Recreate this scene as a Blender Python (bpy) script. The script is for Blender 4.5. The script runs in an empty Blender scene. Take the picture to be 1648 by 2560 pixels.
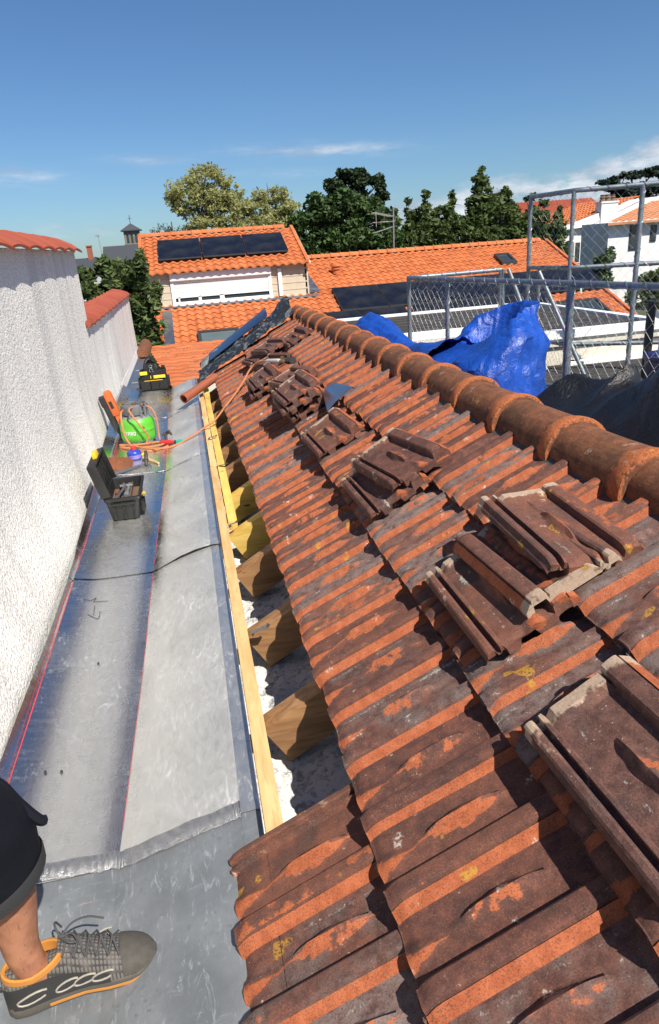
import bpy, bmesh, math, random
from math import sin, cos, pi, radians, sqrt, atan2, exp
from mathutils import Vector, Matrix, noise
random.seed(7)
SC = bpy.context.scene
COL = SC.collection

# ------------------------------------------------------------------ camera
cam_d = bpy.data.cameras.new('camera'); cam = bpy.data.objects.new('camera', cam_d); COL.objects.link(cam)
cam_d.sensor_fit = 'VERTICAL'; cam_d.sensor_height = 36.0
cam_d.lens = 36.0 * 1712.16 / 2560.0
cam_d.clip_start = 0.02; cam_d.clip_end = 3000
CZ = 1.42
def cam_matrix():
    f = 1712.16; roll = radians(4.2); hx, hy = 445 - 824.0, 640 - 1280.0
    v = Vector((hx, hy, f)).normalized()
    b = -(sin(roll) * v.x + cos(roll) * v.y) / v.z
    dn = Vector((sin(roll), cos(roll), b)).normalized()
    x = dn.cross(v)                       # rows: world X, Y, Z in camera (right, down, forward) axes
    rows = (x, v, -dn)
    m = Matrix.Identity(4)
    for i, r in enumerate(rows):
        m[i][0], m[i][1], m[i][2] = r.x, -r.y, -r.z
    m[2][3] = CZ
    return m
cam.matrix_world = cam_matrix()
SC.camera = cam

# ------------------------------------------------------------------ sun, sky, exposure
SUN = Vector((0.35, -0.74, 1.0)).normalized()
sun_d = bpy.data.lights.new('sun', 'SUN'); sun = bpy.data.objects.new('sun', sun_d); COL.objects.link(sun)
sun_d.energy = 5.0; sun_d.angle = radians(0.5); sun_d.color = (1.0, 0.93, 0.82)
sun.rotation_euler = (-SUN).to_track_quat('-Z', 'Y').to_euler()
sun.location = (3, -7, 12)
SC.view_settings.view_transform = 'Standard'; SC.view_settings.look = 'None'
SC.view_settings.exposure = 0.62; SC.view_settings.gamma = 1.0
SC.cycles.max_bounces = 6; SC.cycles.glossy_bounces = 4; SC.cycles.transmission_bounces = 4; SC.cycles.diffuse_bounces = 3
SC.cycles.use_denoising = True

def build_world():
    w = bpy.data.worlds.new("World"); SC.world = w; w.use_nodes = True
    nt = w.node_tree; N = nt.nodes; L = nt.links; N.clear()
    out = N.new('ShaderNodeOutputWorld'); bg = N.new('ShaderNodeBackground'); L.new(bg.outputs[0], out.inputs[0])
    sky = N.new('ShaderNodeTexSky'); sky.sky_type = 'NISHITA'; sky.sun_disc = False
    sky.sun_elevation = math.asin(SUN.z); sky.sun_rotation = atan2(SUN.x, SUN.y)
    sky.altitude = 0; sky.air_density = 1.0; sky.dust_density = 0.35; sky.ozone_density = 2.2
    bg.inputs[1].default_value = 0.056
    tc = N.new('ShaderNodeTexCoord'); sp = N.new('ShaderNodeSeparateXYZ'); L.new(tc.outputs['Generated'], sp.inputs[0])
    def ma(op, a, b=None, c=None):
        n = N.new('ShaderNodeMath'); n.operation = op
        for i, v in enumerate((a, b, c)):
            if v is None: continue
            if isinstance(v, (int, float)): n.inputs[i].default_value = v
            else: L.new(v, n.inputs[i])
        return n.outputs[0]
    az = ma('MULTIPLY', ma('ARCTAN2', sp.outputs[0], sp.outputs[1]), 57.2958)
    el = ma('MULTIPLY', ma('ARCSINE', sp.outputs[2]), 57.2958)
    def noi(sx, sy, scale, detail, off=0.0):
        c = N.new('ShaderNodeCombineXYZ'); L.new(ma('MULTIPLY', az, sx), c.inputs[0]); L.new(ma('MULTIPLY', el, sy), c.inputs[1]); c.inputs[2].default_value = off
        n = N.new('ShaderNodeTexNoise'); n.inputs['Scale'].default_value = scale; n.inputs['Detail'].default_value = detail; n.inputs['Roughness'].default_value = .6
        L.new(c.outputs[0], n.inputs['Vector']); return n.outputs['Fac']
    def sstep(v, a, b):
        n = N.new('ShaderNodeMapRange'); n.interpolation_type = 'SMOOTHSTEP'; L.new(v, n.inputs[0])
        n.inputs[1].default_value = a; n.inputs[2].default_value = b; return n.outputs[0]
    # cumulus bank low on the right
    n1 = noi(.22, .5, 1.0, 7, 3.1); n2 = noi(.5, 1.0, 1.0, 8, 9.0); n3 = noi(.10, .1, 1.0, 2, 1.0)
    top = ma('ADD', ma('MULTIPLY', ma('SUBTRACT', az, 16.5), .115), ma('MULTIPLY', ma('SUBTRACT', n1, .5), 3.0))
    top = ma('ADD', top, ma('MULTIPLY', ma('SUBTRACT', n3, .5), 2.5))
    top = ma('MINIMUM', ma('ADD', top, 2.6), 6.4)
    cum = ma('MULTIPLY', sstep(ma('SUBTRACT', top, el), -.1, .9), sstep(n2, .25, .58))
    cum = ma('MULTIPLY', cum, sstep(az, 13.0, 20.0))
    def wisp(a0, e0, ra, re, k, seed):
        d = ma('ADD', ma('POWER', ma('ABSOLUTE', ma('DIVIDE', ma('SUBTRACT', az, a0), ra)), 2.0), ma('POWER', ma('ABSOLUTE', ma('DIVIDE', ma('SUBTRACT', ma('SUBTRACT', el, e0), ma('MULTIPLY', ma('SUBTRACT', az, a0), -.05)), re)), 2.0))
        g = ma('POWER', 2.718, ma('MULTIPLY', d, -1.0))
        return ma('MULTIPLY', ma('MULTIPLY', g, k), sstep(noi(.25, 1.6, 1.0, 6, seed), .3, .72))
    ws = None
    for a in ((11.5, 6.6, 5.5, .42, .75, 2.0), (-1.4, 6.7, 2.4, .38, .45, 5.0), (-10.6, 5.9, 3.0, .55, .6, 7.0), (9.0, 5.2, 3.5, .3, .25, 17.0),
              (-8.5, 2.2, 1.3, .5, .5, 11.0), (-5.2, 2.1, 1.0, .4, .4, 13.0), (14.0, 2.8, 4.0, .5, .4, 15.0), (-16, 1.0, 6, .6, .35, 19.0)):
        v = wisp(*a); ws = v if ws is None else ma('ADD', ws, v)
    fac = ma('MINIMUM', ma('ADD', ma('MULTIPLY', cum, .9), ws), 1.0)
    ramp = N.new('ShaderNodeValToRGB'); L.new(noi(.3, .9, 1.0, 7, 9.4), ramp.inputs[0])
    ramp.color_ramp.elements[0].position = .38; ramp.color_ramp.elements[0].color = (5.0, 5.9, 7.4, 1)
    ramp.color_ramp.elements[1].position = .66; ramp.color_ramp.elements[1].color = (10.5, 10.9, 11.4, 1)
    mx = N.new('ShaderNodeMix'); mx.data_type = 'RGBA'; L.new(fac, mx.inputs[0]); tn = N.new('ShaderNodeMix'); tn.data_type = 'RGBA'; tn.blend_type = 'MULTIPLY'; tn.inputs[0].default_value = 1.0; L.new(sky.outputs[0], tn.inputs[6]); tn.inputs[7].default_value = (.66, .91, 1.19, 1)
    L.new(tn.outputs[2], mx.inputs[6]); L.new(ramp.outputs[0], mx.inputs[7])
    L.new(mx.outputs[2], bg.inputs[0])
build_world()

# ------------------------------------------------------------------ material helpers
class Mat:
    def __init__(s, name, base=(.5, .5, .5), rough=.6, metal=0.0, spec=None):
        s.m = bpy.data.materials.new(name); s.m.use_nodes = True; s.nt = s.m.node_tree; s.N = s.nt.nodes; s.L = s.nt.links
        s.p = s.N['Principled BSDF']; s.p.inputs['Base Color'].default_value = (*base, 1); s.p.inputs['Roughness'].default_value = rough
        s.p.inputs['Metallic'].default_value = metal
        if spec is not None: s.p.inputs['Specular IOR Level'].default_value = spec
        s._vec = None
    def lk(s, v, sock):
        if isinstance(v, (int, float)): sock.default_value = v
        elif isinstance(v, tuple): sock.default_value = (*v, 1) if len(v) == 3 else v
        else: s.L.new(v, sock)
    def coord(s, scale=(1, 1, 1), rnd=True, kind='Object'):
        tc = s.N.new('ShaderNodeTexCoord'); v = tc.outputs[kind]
        if rnd:
            oi = s.N.new('ShaderNodeObjectInfo'); a = s.N.new('ShaderNodeVectorMath'); a.operation = 'MULTIPLY_ADD'
            s.L.new(oi.outputs['Random'], a.inputs[0]); a.inputs[1].default_value = (37.0, 53.0, 71.0); s.L.new(v, a.inputs[2]); v = a.outputs[0]
        m = s.N.new('ShaderNodeMapping'); m.inputs['Scale'].default_value = scale; s.L.new(v, m.inputs['Vector']); return m.outputs[0]
    def rnd(s):
        return s.N.new('ShaderNodeObjectInfo').outputs['Random']
    def noise(s, vec, scale, detail=4, rough=.55, dist=0.0):
        n = s.N.new('ShaderNodeTexNoise'); s.L.new(vec, n.inputs['Vector']); n.inputs['Scale'].default_value = scale
        n.inputs['Detail'].default_value = detail; n.inputs['Roughness'].default_value = rough; n.inputs['Distortion'].default_value = dist; return n.outputs['Fac']
    def vor(s, vec, scale, out='Distance'):
        n = s.N.new('ShaderNodeTexVoronoi'); s.L.new(vec, n.inputs['Vector']); n.inputs['Scale'].default_value = scale; return n.outputs[out]
    def wave(s, vec, scale, dist=2.0, detail=2, dirn='X', dscale=1.0):
        n = s.N.new('ShaderNodeTexWave'); s.L.new(vec, n.inputs['Vector']); n.bands_direction = dirn; n.inputs['Scale'].default_value = scale
        n.inputs['Distortion'].default_value = dist; n.inputs['Detail'].default_value = detail; n.inputs['Detail Scale'].default_value = dscale; return n.outputs['Fac']
    def step(s, v, a, b):
        n = s.N.new('ShaderNodeMapRange'); n.interpolation_type = 'SMOOTHSTEP'; s.lk(v, n.inputs[0]); n.inputs[1].default_value = a; n.inputs[2].default_value = b; return n.outputs[0]
    def rng(s, v, a, b, c, d):
        n = s.N.new('ShaderNodeMapRange'); s.lk(v, n.inputs[0])
        for i, x in enumerate((a, b, c, d)): n.inputs[i + 1].default_value = x
        return n.outputs[0]
    def math(s, op, a, b=0.0):
        n = s.N.new('ShaderNodeMath'); n.operation = op; s.lk(a, n.inputs[0]); s.lk(b, n.inputs[1]); return n.outputs[0]
    def mix(s, f, a, b, blend='MIX'):
        n = s.N.new('ShaderNodeMix'); n.data_type = 'RGBA'; n.blend_type = blend; s.lk(f, n.inputs[0]); s.lk(a, n.inputs[6]); s.lk(b, n.inputs[7]); return n.outputs[2]
    def attr(s, name):
        n = s.N.new('ShaderNodeAttribute'); n.attribute_name = name; return n.outputs['Fac']
    def xyz(s, vec):
        n = s.N.new('ShaderNodeSeparateXYZ'); s.L.new(vec, n.inputs[0]); return n.outputs
    def base(s, c): s.lk(c, s.p.inputs['Base Color']); return s
    def rough(s, v): s.lk(v, s.p.inputs['Roughness']); return s
    def bump(s, h, strength=.5, dist=.01):
        n = s.N.new('ShaderNodeBump'); n.inputs['Strength'].default_value = strength; n.inputs['Distance'].default_value = dist; s.L.new(h, n.inputs['Height'])
        if s.p.inputs['Normal'].is_linked: s.L.new(s.p.inputs['Normal'].links[0].from_socket, n.inputs['Normal'])
        s.L.new(n.outputs[0], s.p.inputs['Normal']); return s

def plain(name, c, rough=.6, metal=0.0, var=.25, scale=14.0, bump=.15, spec=None):
    """a base colour with blotchy wear and a little surface relief"""
    m = Mat(name, c, rough, metal, spec); v = m.coord()
    n = m.noise(v, scale, 6); n2 = m.noise(v, scale * 9, 3)
    f = m.math('MULTIPLY', m.step(n, .3, .75), var)
    m.base(m.mix(f, c, tuple(x * .45 + .02 for x in c)))
    m.rough(m.rng(n, .3, .7, max(rough - .1, .03), min(rough + .12, 1)))
    if bump: m.bump(n2, bump, .003)
    return m.m

def mat_old_tile(name='weathered_clay', grey=.8):
    m = Mat(name, rough=.85, spec=.3); v = m.coord(); r = m.rnd()
    fresh = m.attr('fresh'); pale = m.attr('pale')
    n1 = m.noise(v, 9, 6, .62); n2 = m.noise(v, 38, 6, .6); n3 = m.noise(v, 160, 4, .6); n4 = m.noise(v, 3.5, 3)
    c = m.mix(m.step(n2, .3, .7), (.080, .036, .030), (.165, .066, .046))
    r2 = m.math('FRACT', m.math('MULTIPLY', r, 7.31))
    c = m.mix(m.math('MULTIPLY', m.step(r2, .35, 1.0), .45), c, (.22, .085, .05))
    # dark crust and grey bloom, more on some tiles than on others
    c = m.mix(m.math('MULTIPLY', m.step(n1, .46, .7), .7), c, (.045, .028, .026))
    g = m.math('MULTIPLY', m.step(m.math('ADD', m.math('MULTIPLY', r, .5), m.math('MULTIPLY', n1, .7)), .46, .74), grey)
    c = m.mix(m.math('MULTIPLY', g, m.step(n2, .25, .6)), c, (.19, .155, .145))
    # bare orange clay where the crust is rubbed off
    o = m.math('ADD', m.math('MULTIPLY', fresh, 1.0), m.math('MULTIPLY', m.math('SUBTRACT', n2, .5), .75))
    o = m.math('ADD', o, m.math('MULTIPLY', m.math('SUBTRACT', n1, .5), .95))
    o = m.math('ADD', o, m.math('MULTIPLY', m.math('SUBTRACT', r2, .55), .42)); om = m.step(o, .48, .55)
    om = m.math('MULTIPLY', om, m.math('SUBTRACT', 1.0, m.math('MULTIPLY', m.step(n3, .60, .68), m.math('MULTIPLY', m.step(n1, .4, .6), .8))))
    oc = m.mix(m.step(n2, .35, .65), (.29, .074, .027), (.38, .108, .043))
    c = m.mix(m.math('MULTIPLY', om, .95), c, oc)
    gr = m.noise(v, 330, 3, .7); c = m.mix(m.math('MULTIPLY', m.step(gr, .52, .64), .6), c, (.045, .026, .02)); c = m.mix(m.math('MULTIPLY', m.step(gr, .42, .34), .35), c, (.30, .19, .14))
    # pale mortar dust at the head and flanges of lifted tiles
    pm = m.step(m.math('ADD', pale, m.math('MULTIPLY', m.math('SUBTRACT', n2, .5), 1.6)), .42, .72)
    c = m.mix(pm, c, m.mix(n3, (.24, .17, .12), (.52, .39, .29)))
    bnd = m.math('MULTIPLY', m.step(m.math('ADD', m.math('MULTIPLY', m.attr('band'), .45), m.math('ADD', m.math('MULTIPLY', n1, .6), m.math('MULTIPLY', n3, .45))), .80, .90), m.step(r, .2, .5)); c = m.mix(m.math('MULTIPLY', bnd, .8), c, (.40, .36, .31))
    # lichen: yellow rosettes, white specks, black-green moss grains
    y = m.math('MULTIPLY', m.step(m.noise(v, 13, 2), .67, .71), m.step(n3, .38, .52))
    c = m.mix(m.math('MULTIPLY', y, m.step(r2, .3, .5)), c, (.36, .19, .03))
    sp = m.math('MULTIPLY', m.step(n3, .66, .73), m.step(n4, .42, .62)); c = m.mix(m.math('MULTIPLY', sp, .8), c, (.55, .5, .42))
    w = m.math('MULTIPLY', m.step(m.noise(v, 19, 5), .66, .70), m.step(n3, .42, .6)); c = m.mix(m.math('MULTIPLY', w, .75), c, (.5, .47, .42))
    bk = m.math('MULTIPLY', m.step(m.vor(v, 260), .3, .12), m.step(n1, .46, .62)); c = m.mix(m.math('MULTIPLY', bk, .8), c, (.02, .018, .014))
    m.base(c)
    m.bump(n2, .18, .004); m.bump(n3, .5, .0015); return m.m
def mat_ridge():
    m = Mat('ridge_clay', rough=.85, spec=.3); v = m.coord(); fresh = m.attr('fresh')
    n1 = m.noise(v, 7, 6, .65); n2 = m.noise(v, 34, 6, .65); n3 = m.noise(v, 150, 4, .6); st = m.noise(m.coord((30, 4, 30)), 1.6, 4)
    c = m.mix(m.step(n2, .3, .7), (.11, .046, .024), (.24, .09, .042))
    c = m.mix(m.math('MULTIPLY', m.step(n1, .45, .7), .8), c, (.055, .034, .02))
    c = m.mix(m.math('MULTIPLY', m.step(st, .52, .7), .4), c, (.26, .1, .045))
    o = m.math('ADD', fresh, m.math('ADD', m.math('MULTIPLY', m.math('SUBTRACT', n2, .5), 1.2), m.math('MULTIPLY', m.math('SUBTRACT', n3, .5), .8)))
    c = m.mix(m.step(o, .42, .6), c, m.mix(m.step(n3, .3, .7), (.31, .088, .028), (.42, .135, .05)))
    bk = m.math('MULTIPLY', m.step(m.vor(v, 130), .34, .2), m.step(n2, .4, .6)); c = m.mix(m.math('MULTIPLY', bk, .85), c, (.045, .03, .02))
    w = m.math('MULTIPLY', m.step(m.noise(v, 22, 5), .65, .69), m.step(n3, .4, .6)); c = m.mix(m.math('MULTIPLY', w, .6), c, (.42, .33, .25))
    y = m.step(m.noise(v, 14, 3), .70, .72); c = m.mix(m.math('MULTIPLY', y, .8), c, (.42, .24, .03))
    m.base(c); m.bump(n2, .4, .005); m.bump(n3, .5, .002); return m.m
def mat_new_tile(name, a, b, dirt=.25):
    m = Mat(name, rough=.75, spec=.3); v = m.coord(rnd=False); n = m.noise(v, 2.2, 6); n2 = m.noise(v, 14, 4); n3 = m.noise(v, .5, 3)
    tl = m.N.new('ShaderNodeTexWhiteNoise'); sn = m.N.new('ShaderNodeVectorMath'); sn.operation = 'SNAP'; m.L.new(v, sn.inputs[0]); sn.inputs[1].default_value = (.3, .34, 9.0); m.L.new(sn.outputs[0], tl.inputs[0])
    c = m.mix(tl.outputs[0], a, b); c = m.mix(m.math('MULTIPLY', m.step(n, .5, .75), dirt), c, (.12, .045, .025))
    c = m.mix(m.math('MULTIPLY', m.step(n3, .45, .7), .25), c, tuple(x * .6 for x in a)); m.base(c); m.bump(n2, .2, .01); return m.m
def mat_flat_tile():
    m = Mat('streaked_flat_tile', rough=.85, spec=.3); v = m.coord(rnd=False); st = m.noise(m.coord((3, 42, 3), rnd=False), 1.2, 6, .7); n = m.noise(v, 45, 4); n1 = m.noise(v, 2.5, 4)
    c = m.mix(m.step(n1, .3, .7), (.36, .10, .035), (.46, .15, .06)); k = m.math('MULTIPLY', m.step(st, .48, .62), m.step(n, .38, .62))
    c = m.mix(m.math('MULTIPLY', k, .85), c, (.06, .03, .022)); m.base(c); m.bump(st, .5, .01); return m.m
def mat_zinc(name, base, rough, scuff, warp):
    m = Mat(name, base, rough, 1.0); v = m.coord(rnd=False)
    n1 = m.noise(v, 3.0, 5, .6); n2 = m.noise(m.coord((7, 34, 7), rnd=False), 1.0, 6, .7, 1.5); n3 = m.noise(v, 70, 4); n4 = m.noise(m.coord((26, 9, 10), rnd=False), 1.3, 7, .75, 2.0)
    sc = m.math('MULTIPLY', m.step(n4, .53, .66), m.step(n1, .4, .6))
    c = m.mix(m.math('MULTIPLY', m.step(n1, .35, .7), .5), base, tuple(x * .74 for x in base))
    c = m.mix(m.math('MULTIPLY', sc, scuff), c, tuple(min(x * 1.35, .95) for x in base))
    dk = m.math('MULTIPLY', m.step(n2, .62, .72), m.step(n3, .4, .6)); c = m.mix(m.math('MULTIPLY', dk, .45), c, (.16, .16, .15))
    w = m.step(m.noise(v, 48, 2), .77, .80); c = m.mix(m.math('MULTIPLY', w, .6), c, (.8, .8, .8))
    c = m.mix(m.math('MULTIPLY', m.attr('matt'), m.rng(n1, .35, .7, .75, .3)), c, (.40, .405, .395))
    sk = m.noise(m.coord((60, 7, 30), rnd=False), 1.0, 6, .7, 1.0); c = m.mix(m.math('MULTIPLY', m.step(sk, .60, .68), m.math('MULTIPLY', m.step(n1, .42, .58), .55)), c, (.88, .87, .82))
    m.base(c)
    rr = m.math('ADD', m.rng(n2, .3, .7, rough - .06, rough + .08), m.math('MULTIPLY', sc, .26)); rr = m.math('ADD', rr, m.math('MULTIPLY', m.step(n1, .45, .65), .10)); mt = m.attr('matt'); rr = m.math('ADD', rr, m.math('MULTIPLY', mt, .20)); m.rough(rr); m.lk(m.math('SUBTRACT', 1.0, m.math('MULTIPLY', mt, m.rng(n4, .3, .7, .25, .55))), m.p.inputs['Metallic'])
    m.bump(m.noise(v, 1.8, 2), warp, .02); m.bump(n4, .07, .004); return m.m
def mat_old_zinc():
    m = Mat('weathered_zinc', (.3, .32, .34), .55, .35); v = m.coord(rnd=False)
    n1 = m.noise(v, 4, 6, .65); n2 = m.noise(m.coord((22, 6, 8), rnd=False), 1.2, 7, .72, 2.5); n3 = m.noise(v, 60, 5); n5 = m.noise(m.coord((5, 20, 8), rnd=False), 1.5, 7, .75, 2.0)
    c = m.mix(m.step(n1, .3, .7), (.15, .165, .18), (.25, .27, .29)); c = m.mix(m.math('MULTIPLY', m.step(n2, .55, .66), .6), c, (.42, .46, .5))
    c = m.mix(m.math('MULTIPLY', m.step(n5, .58, .68), .45), c, (.38, .41, .43))
    c = m.mix(m.math('MULTIPLY', m.math('MULTIPLY', m.step(n3, .58, .68), m.step(n1, .4, .6)), .5), c, (.12, .12, .12))
    ru = m.math('MULTIPLY', m.step(m.noise(v, 6.5, 4), .66, .74), .5); c = m.mix(ru, c, (.28, .14, .07))
    m.base(c); m.rough(m.rng(n2, .3, .7, .62, .38)); m.bump(n1, .25, .012); m.bump(n3, .12, .002); return m.m
def mat_roughcast(name, k=1.0, a=(.87, .855, .81), scale=130.0):
    m = Mat(name, a, .95, spec=.2); v = m.coord(rnd=False); n = m.noise(v, scale, 2, .5); n2 = m.noise(v, scale * .42, 3, .5); st = m.noise(m.coord((3, 4, .35), rnd=False), 1.0, 4, .6); bl = m.noise(v, 1.6, 4)
    c = m.mix(m.math('MULTIPLY', m.step(st, .42, .7), .38), a, (.42, .43, .43)); c = m.mix(m.math('MULTIPLY', m.step(bl, .5, .75), .3), c, (.70, .66, .52))
    c = m.mix(m.math('MULTIPLY', m.step(n, .50, .38), .62), c, (.30, .30, .30)); ys = m.step(m.noise(m.coord((3, 3, 1.2), rnd=False), 1.0, 3), .70, .76); c = m.mix(m.math('MULTIPLY', ys, .35), c, (.5, .42, .2))
    m.base(c); m.bump(n, .55 * k, .012); m.bump(n2, .45 * k, .02); return m.m
def mat_wood(name, a, b, axis='Y', knots=True, sc=1.0):
    m = Mat(name, a, .7, spec=.3); s_ = {'X': (3, 30, 30), 'Y': (30, 3, 30), 'Z': (30, 30, 3)}[axis]; v = m.coord(tuple(x * sc for x in s_)); v0 = m.coord()
    g = m.noise(v, 1.0, 5, .6, .6); g2 = m.noise(v, 4.0, 4); n = m.noise(v0, 7, 3)
    c = m.mix(m.step(g, .35, .68), a, b); c = m.mix(m.math('MULTIPLY', m.step(g2, .5, .7), .35), c, tuple(x * .55 for x in b)); c = m.mix(m.math('MULTIPLY', m.step(n, .5, .75), .35), c, tuple(x * .7 for x in b))
    if knots: c = m.mix(m.step(m.vor(m.coord((1, .35, 1) if axis == 'Y' else (.35, 1, 1)), 9), .085, .05), c, tuple(x * .3 for x in b))
    m.base(c); m.bump(g, .3, .003); return m.m
def mat_leaf(name, a, b, trans=.25):
    m = Mat(name, a, .6, spec=.3); v = m.coord(); ri = m.N.new('ShaderNodeNewGeometry').outputs['Random Per Island']; c = m.mix(ri, a, b); n = m.noise(v, .8, 3); c = m.mix(m.math('MULTIPLY', m.step(n, .4, .7), .45), c, tuple(x * .55 for x in a)); m.base(c)
    t = m.N.new('ShaderNodeBsdfTranslucent'); m.lk(m.mix(.5, c, tuple(min(1, x * 1.7) for x in b)), t.inputs[0]); mx = m.N.new('ShaderNodeMixShader'); mx.inputs[0].default_value = trans
    m.L.new(m.p.outputs[0], mx.inputs[1]); m.L.new(t.outputs[0], mx.inputs[2]); m.L.new(mx.outputs[0], m.N['Material Output'].inputs[0]); return m.m
def mat_panel():
    m = Mat('solar_glass', (.008, .009, .014), .22, 0, .4); v = m.coord(rnd=False); n = m.noise(v, 1.2, 4)
    m.base(m.mix(m.step(n, .4, .7), (.006, .007, .012), (.018, .018, .02))); m.rough(m.rng(n, .3, .7, .2, .4)); return m.m
def mat_plastic_sheet(name, c, rough, bs=.5, spec=.5, alt=None, fine=1.0):
    m = Mat(name, c, rough, 0, spec); v = m.coord(); n = m.noise(v, 9, 6, .6, 1.5); n2 = m.noise(v, 34, 5, .6, 2.0); n3 = m.noise(v, 260, 2)
    m.base(m.mix(m.step(n, .35, .7), c, tuple(x * .72 for x in c)) if alt is None else m.mix(m.step(n, .5, .62), c, alt)); m.rough(m.rng(n2, .3, .7, rough - .08, rough + .12)); m.bump(n, bs, .03); m.bump(n2, bs * fine, .012); m.bump(n3, .08, .001); return m.m
def mat_galv():
    m = Mat('galvanised_steel', (.36, .39, .42), .5, .7); v = m.coord(rnd=False); n = m.vor(v, 55, 'Color'); n2 = m.noise(v, 9, 5); c = m.mix(.35, (.25, .28, .31), n, 'SOFT_LIGHT'); c = m.mix(m.math('MULTIPLY', m.step(n2, .45, .7), .5), c, (.15, .165, .18)); m.base(c); return m.m
def mat_felt():
    m = Mat('roofing_felt', (.035, .035, .037), .9, spec=.25); v = m.coord(rnd=False); n = m.noise(v, 180, 3); n1 = m.noise(v, 1.6, 5); st = m.noise(m.coord((1.2, 14, 1), rnd=False), 1.0, 4)
    c = m.mix(m.step(n, .3, .7), (.018, .018, .02), (.06, .058, .056)); c = m.mix(m.math('MULTIPLY', m.step(st, .5, .64), .5), c, (.10, .085, .07)); c = m.mix(m.math('MULTIPLY', m.step(n1, .5, .7), .5), c, (.02, .02, .022)); m.base(c); m.bump(n, .5, .004); return m.m
def mat_insul():
    m = Mat('loose_wool', (.8, .8, .8), .95, spec=.1); v = m.coord(rnd=False); n = m.noise(v, 30, 6, .7, 1.0); n2 = m.noise(v, 110, 4, .7); c = m.mix(m.step(n, .30, .55), (.20, .20, .20), (.70, .70, .69)); m.base(c); m.bump(n2, .5, .01); return m.m
def mat_skin():
    m = Mat('skin', (.42, .2, .12), .55, spec=.35); v = m.coord(); n = m.noise(v, 26, 5); n2 = m.noise(m.coord((240, 240, 34)), 1.0, 3); m.base(m.mix(m.math('MULTIPLY', m.step(n2, .62, .7), .5), m.mix(m.step(n, .35, .7), (.40, .185, .105), (.28, .12, .07)), (.06, .03, .02)))
    m.p.inputs['Subsurface Weight'].default_value = .08; m.bump(m.noise(v, 90, 4), .25, .002); return m.m
def mat_mesh_fabric():
    m = Mat('shoe_mesh', (.06, .06, .065), .85); v = m.coord(rnd=False); w = m.math('MULTIPLY', m.wave(v, 42, .2, 1, 'X'), m.wave(v, 42, .2, 1, 'Y')); n = m.noise(v, 40, 5); c = m.mix(m.step(w, .05, .3), (.035, .033, .033), (.12, .112, .105)); c = m.mix(m.math('MULTIPLY', m.step(n, .45, .7), .5), c, (.16, .145, .13)); m.base(c); m.bump(w, .6, .002); return m.m

TILE = mat_old_tile(); TILE_LOOSE = mat_old_tile('lifted_clay', .15); RIDGE = mat_ridge()
NEWTILE = mat_new_tile('new_orange_tile', (.43, .122, .040), (.53, .165, .058), .35); REDTILE = mat_new_tile('red_painted_tile', (.30, .065, .035), (.36, .085, .045), .35); PALETILE = mat_new_tile('sunbleached_tile', (.42, .17, .08), (.5, .22, .11), .4); FLATTILE = mat_flat_tile()
ZINC = mat_zinc('new_zinc', (.76, .76, .74), .2, .45, .10); OLDZINC = mat_old_zinc(); ZINC2 = mat_zinc('grey_zinc', (.4, .43, .46), .4, .3, .2)
BLUEZINC = mat_zinc('smooth_zinc', (.38, .43, .5), .3, .15, .1)
ROUGHCAST = mat_roughcast('roughcast_render', 1.0); ROUGHCAST2 = mat_roughcast('coarse_render', .8, (.8, .79, .75), 95.0); PLASTER = plain('white_plaster', (.74, .73, .7), .85, var=.12); CREAM = plain('cream_wall', (.62, .58, .48), .9, var=.25)
WOOD_Y = mat_wood('new_pine', (.62, .42, .20), (.50, .31, .13), 'Y'); WOOD_YEL = mat_wood('yellow_treated_pine', (.66, .46, .13), (.55, .36, .08), 'Y'); WOOD_YELX = mat_wood('yellow_treated_rafter', (.64, .44, .12), (.52, .34, .07), 'X'); WOOD_OLDX = mat_wood('old_rafter_oak', (.36, .20, .09), (.22, .11, .05), 'X'); WOOD_OLDY = mat_wood('old_batten', (.2, .11, .055), (.12, .06, .03), 'Y')
BARK = plain('bark', (.10, .075, .055), .95, var=.6, scale=4, bump=.6)
LEAF_WILLOW = mat_leaf('willow_leaves', (.26, .28, .10), (.44, .43, .20), .4); LEAF_DARK = mat_leaf('evergreen_leaves', (.025, .055, .016), (.075, .13, .035), .18); LEAF_OAK = mat_leaf('oak_leaves', (.018, .036, .014), (.04, .066, .024), .12); LEAF_LAUREL = mat_leaf('laurel_leaves', (.04, .07, .02), (.12, .165, .05), .25); LEAF_HEDGE = mat_leaf('hedge_leaves', (.045, .08, .022), (.13, .165, .055), .25); LEAF_CEDAR = mat_leaf('cedar_needles', (.018, .03, .02), (.035, .055, .035), .1); LEAF_FIR = mat_leaf('fir_needles', (.02, .04, .022), (.045, .07, .035), .1)
PANEL = mat_panel(); DARKFRAME = plain('dark_frame', (.03, .03, .032), .5, var=.2); WHITEPVC = plain('white_pvc', (.80, .80, .79), .45, var=.06, bump=.03); SIDING = plain('beige_siding', (.52, .45, .34), .7, var=.12, scale=5, bump=.08); FELT = mat_felt(); WHITETRIM = plain('white_trim', (.82, .82, .81), .5, var=.1); GLASS = plain('dark_glass', (.03, .04, .045), .08, var=.3, scale=3, bump=0, spec=.7); SKYGLASS = plain('roof_window_glass', (.10, .13, .13), .1, var=.3, scale=2, bump=0, spec=.8)
GALV = mat_galv(); WIRE = plain('steel_wire', (.5, .51, .52), .45, .8, var=.3); BLUETARP = mat_plastic_sheet('blue_tarpaulin', (.010, .066, .38), .32, .6, fine=.4); BLACKTARP = mat_plastic_sheet('black_tarpaulin', (.011, .011, .012), .36, .6, fine=.6); BLACKFILM = mat_plastic_sheet('black_film', (.02, .023, .025), .30, .5, alt=(.13, .145, .15)); GREYFILM = mat_plastic_sheet('translucent_film', (.17, .19, .2), .28, .6)
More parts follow.
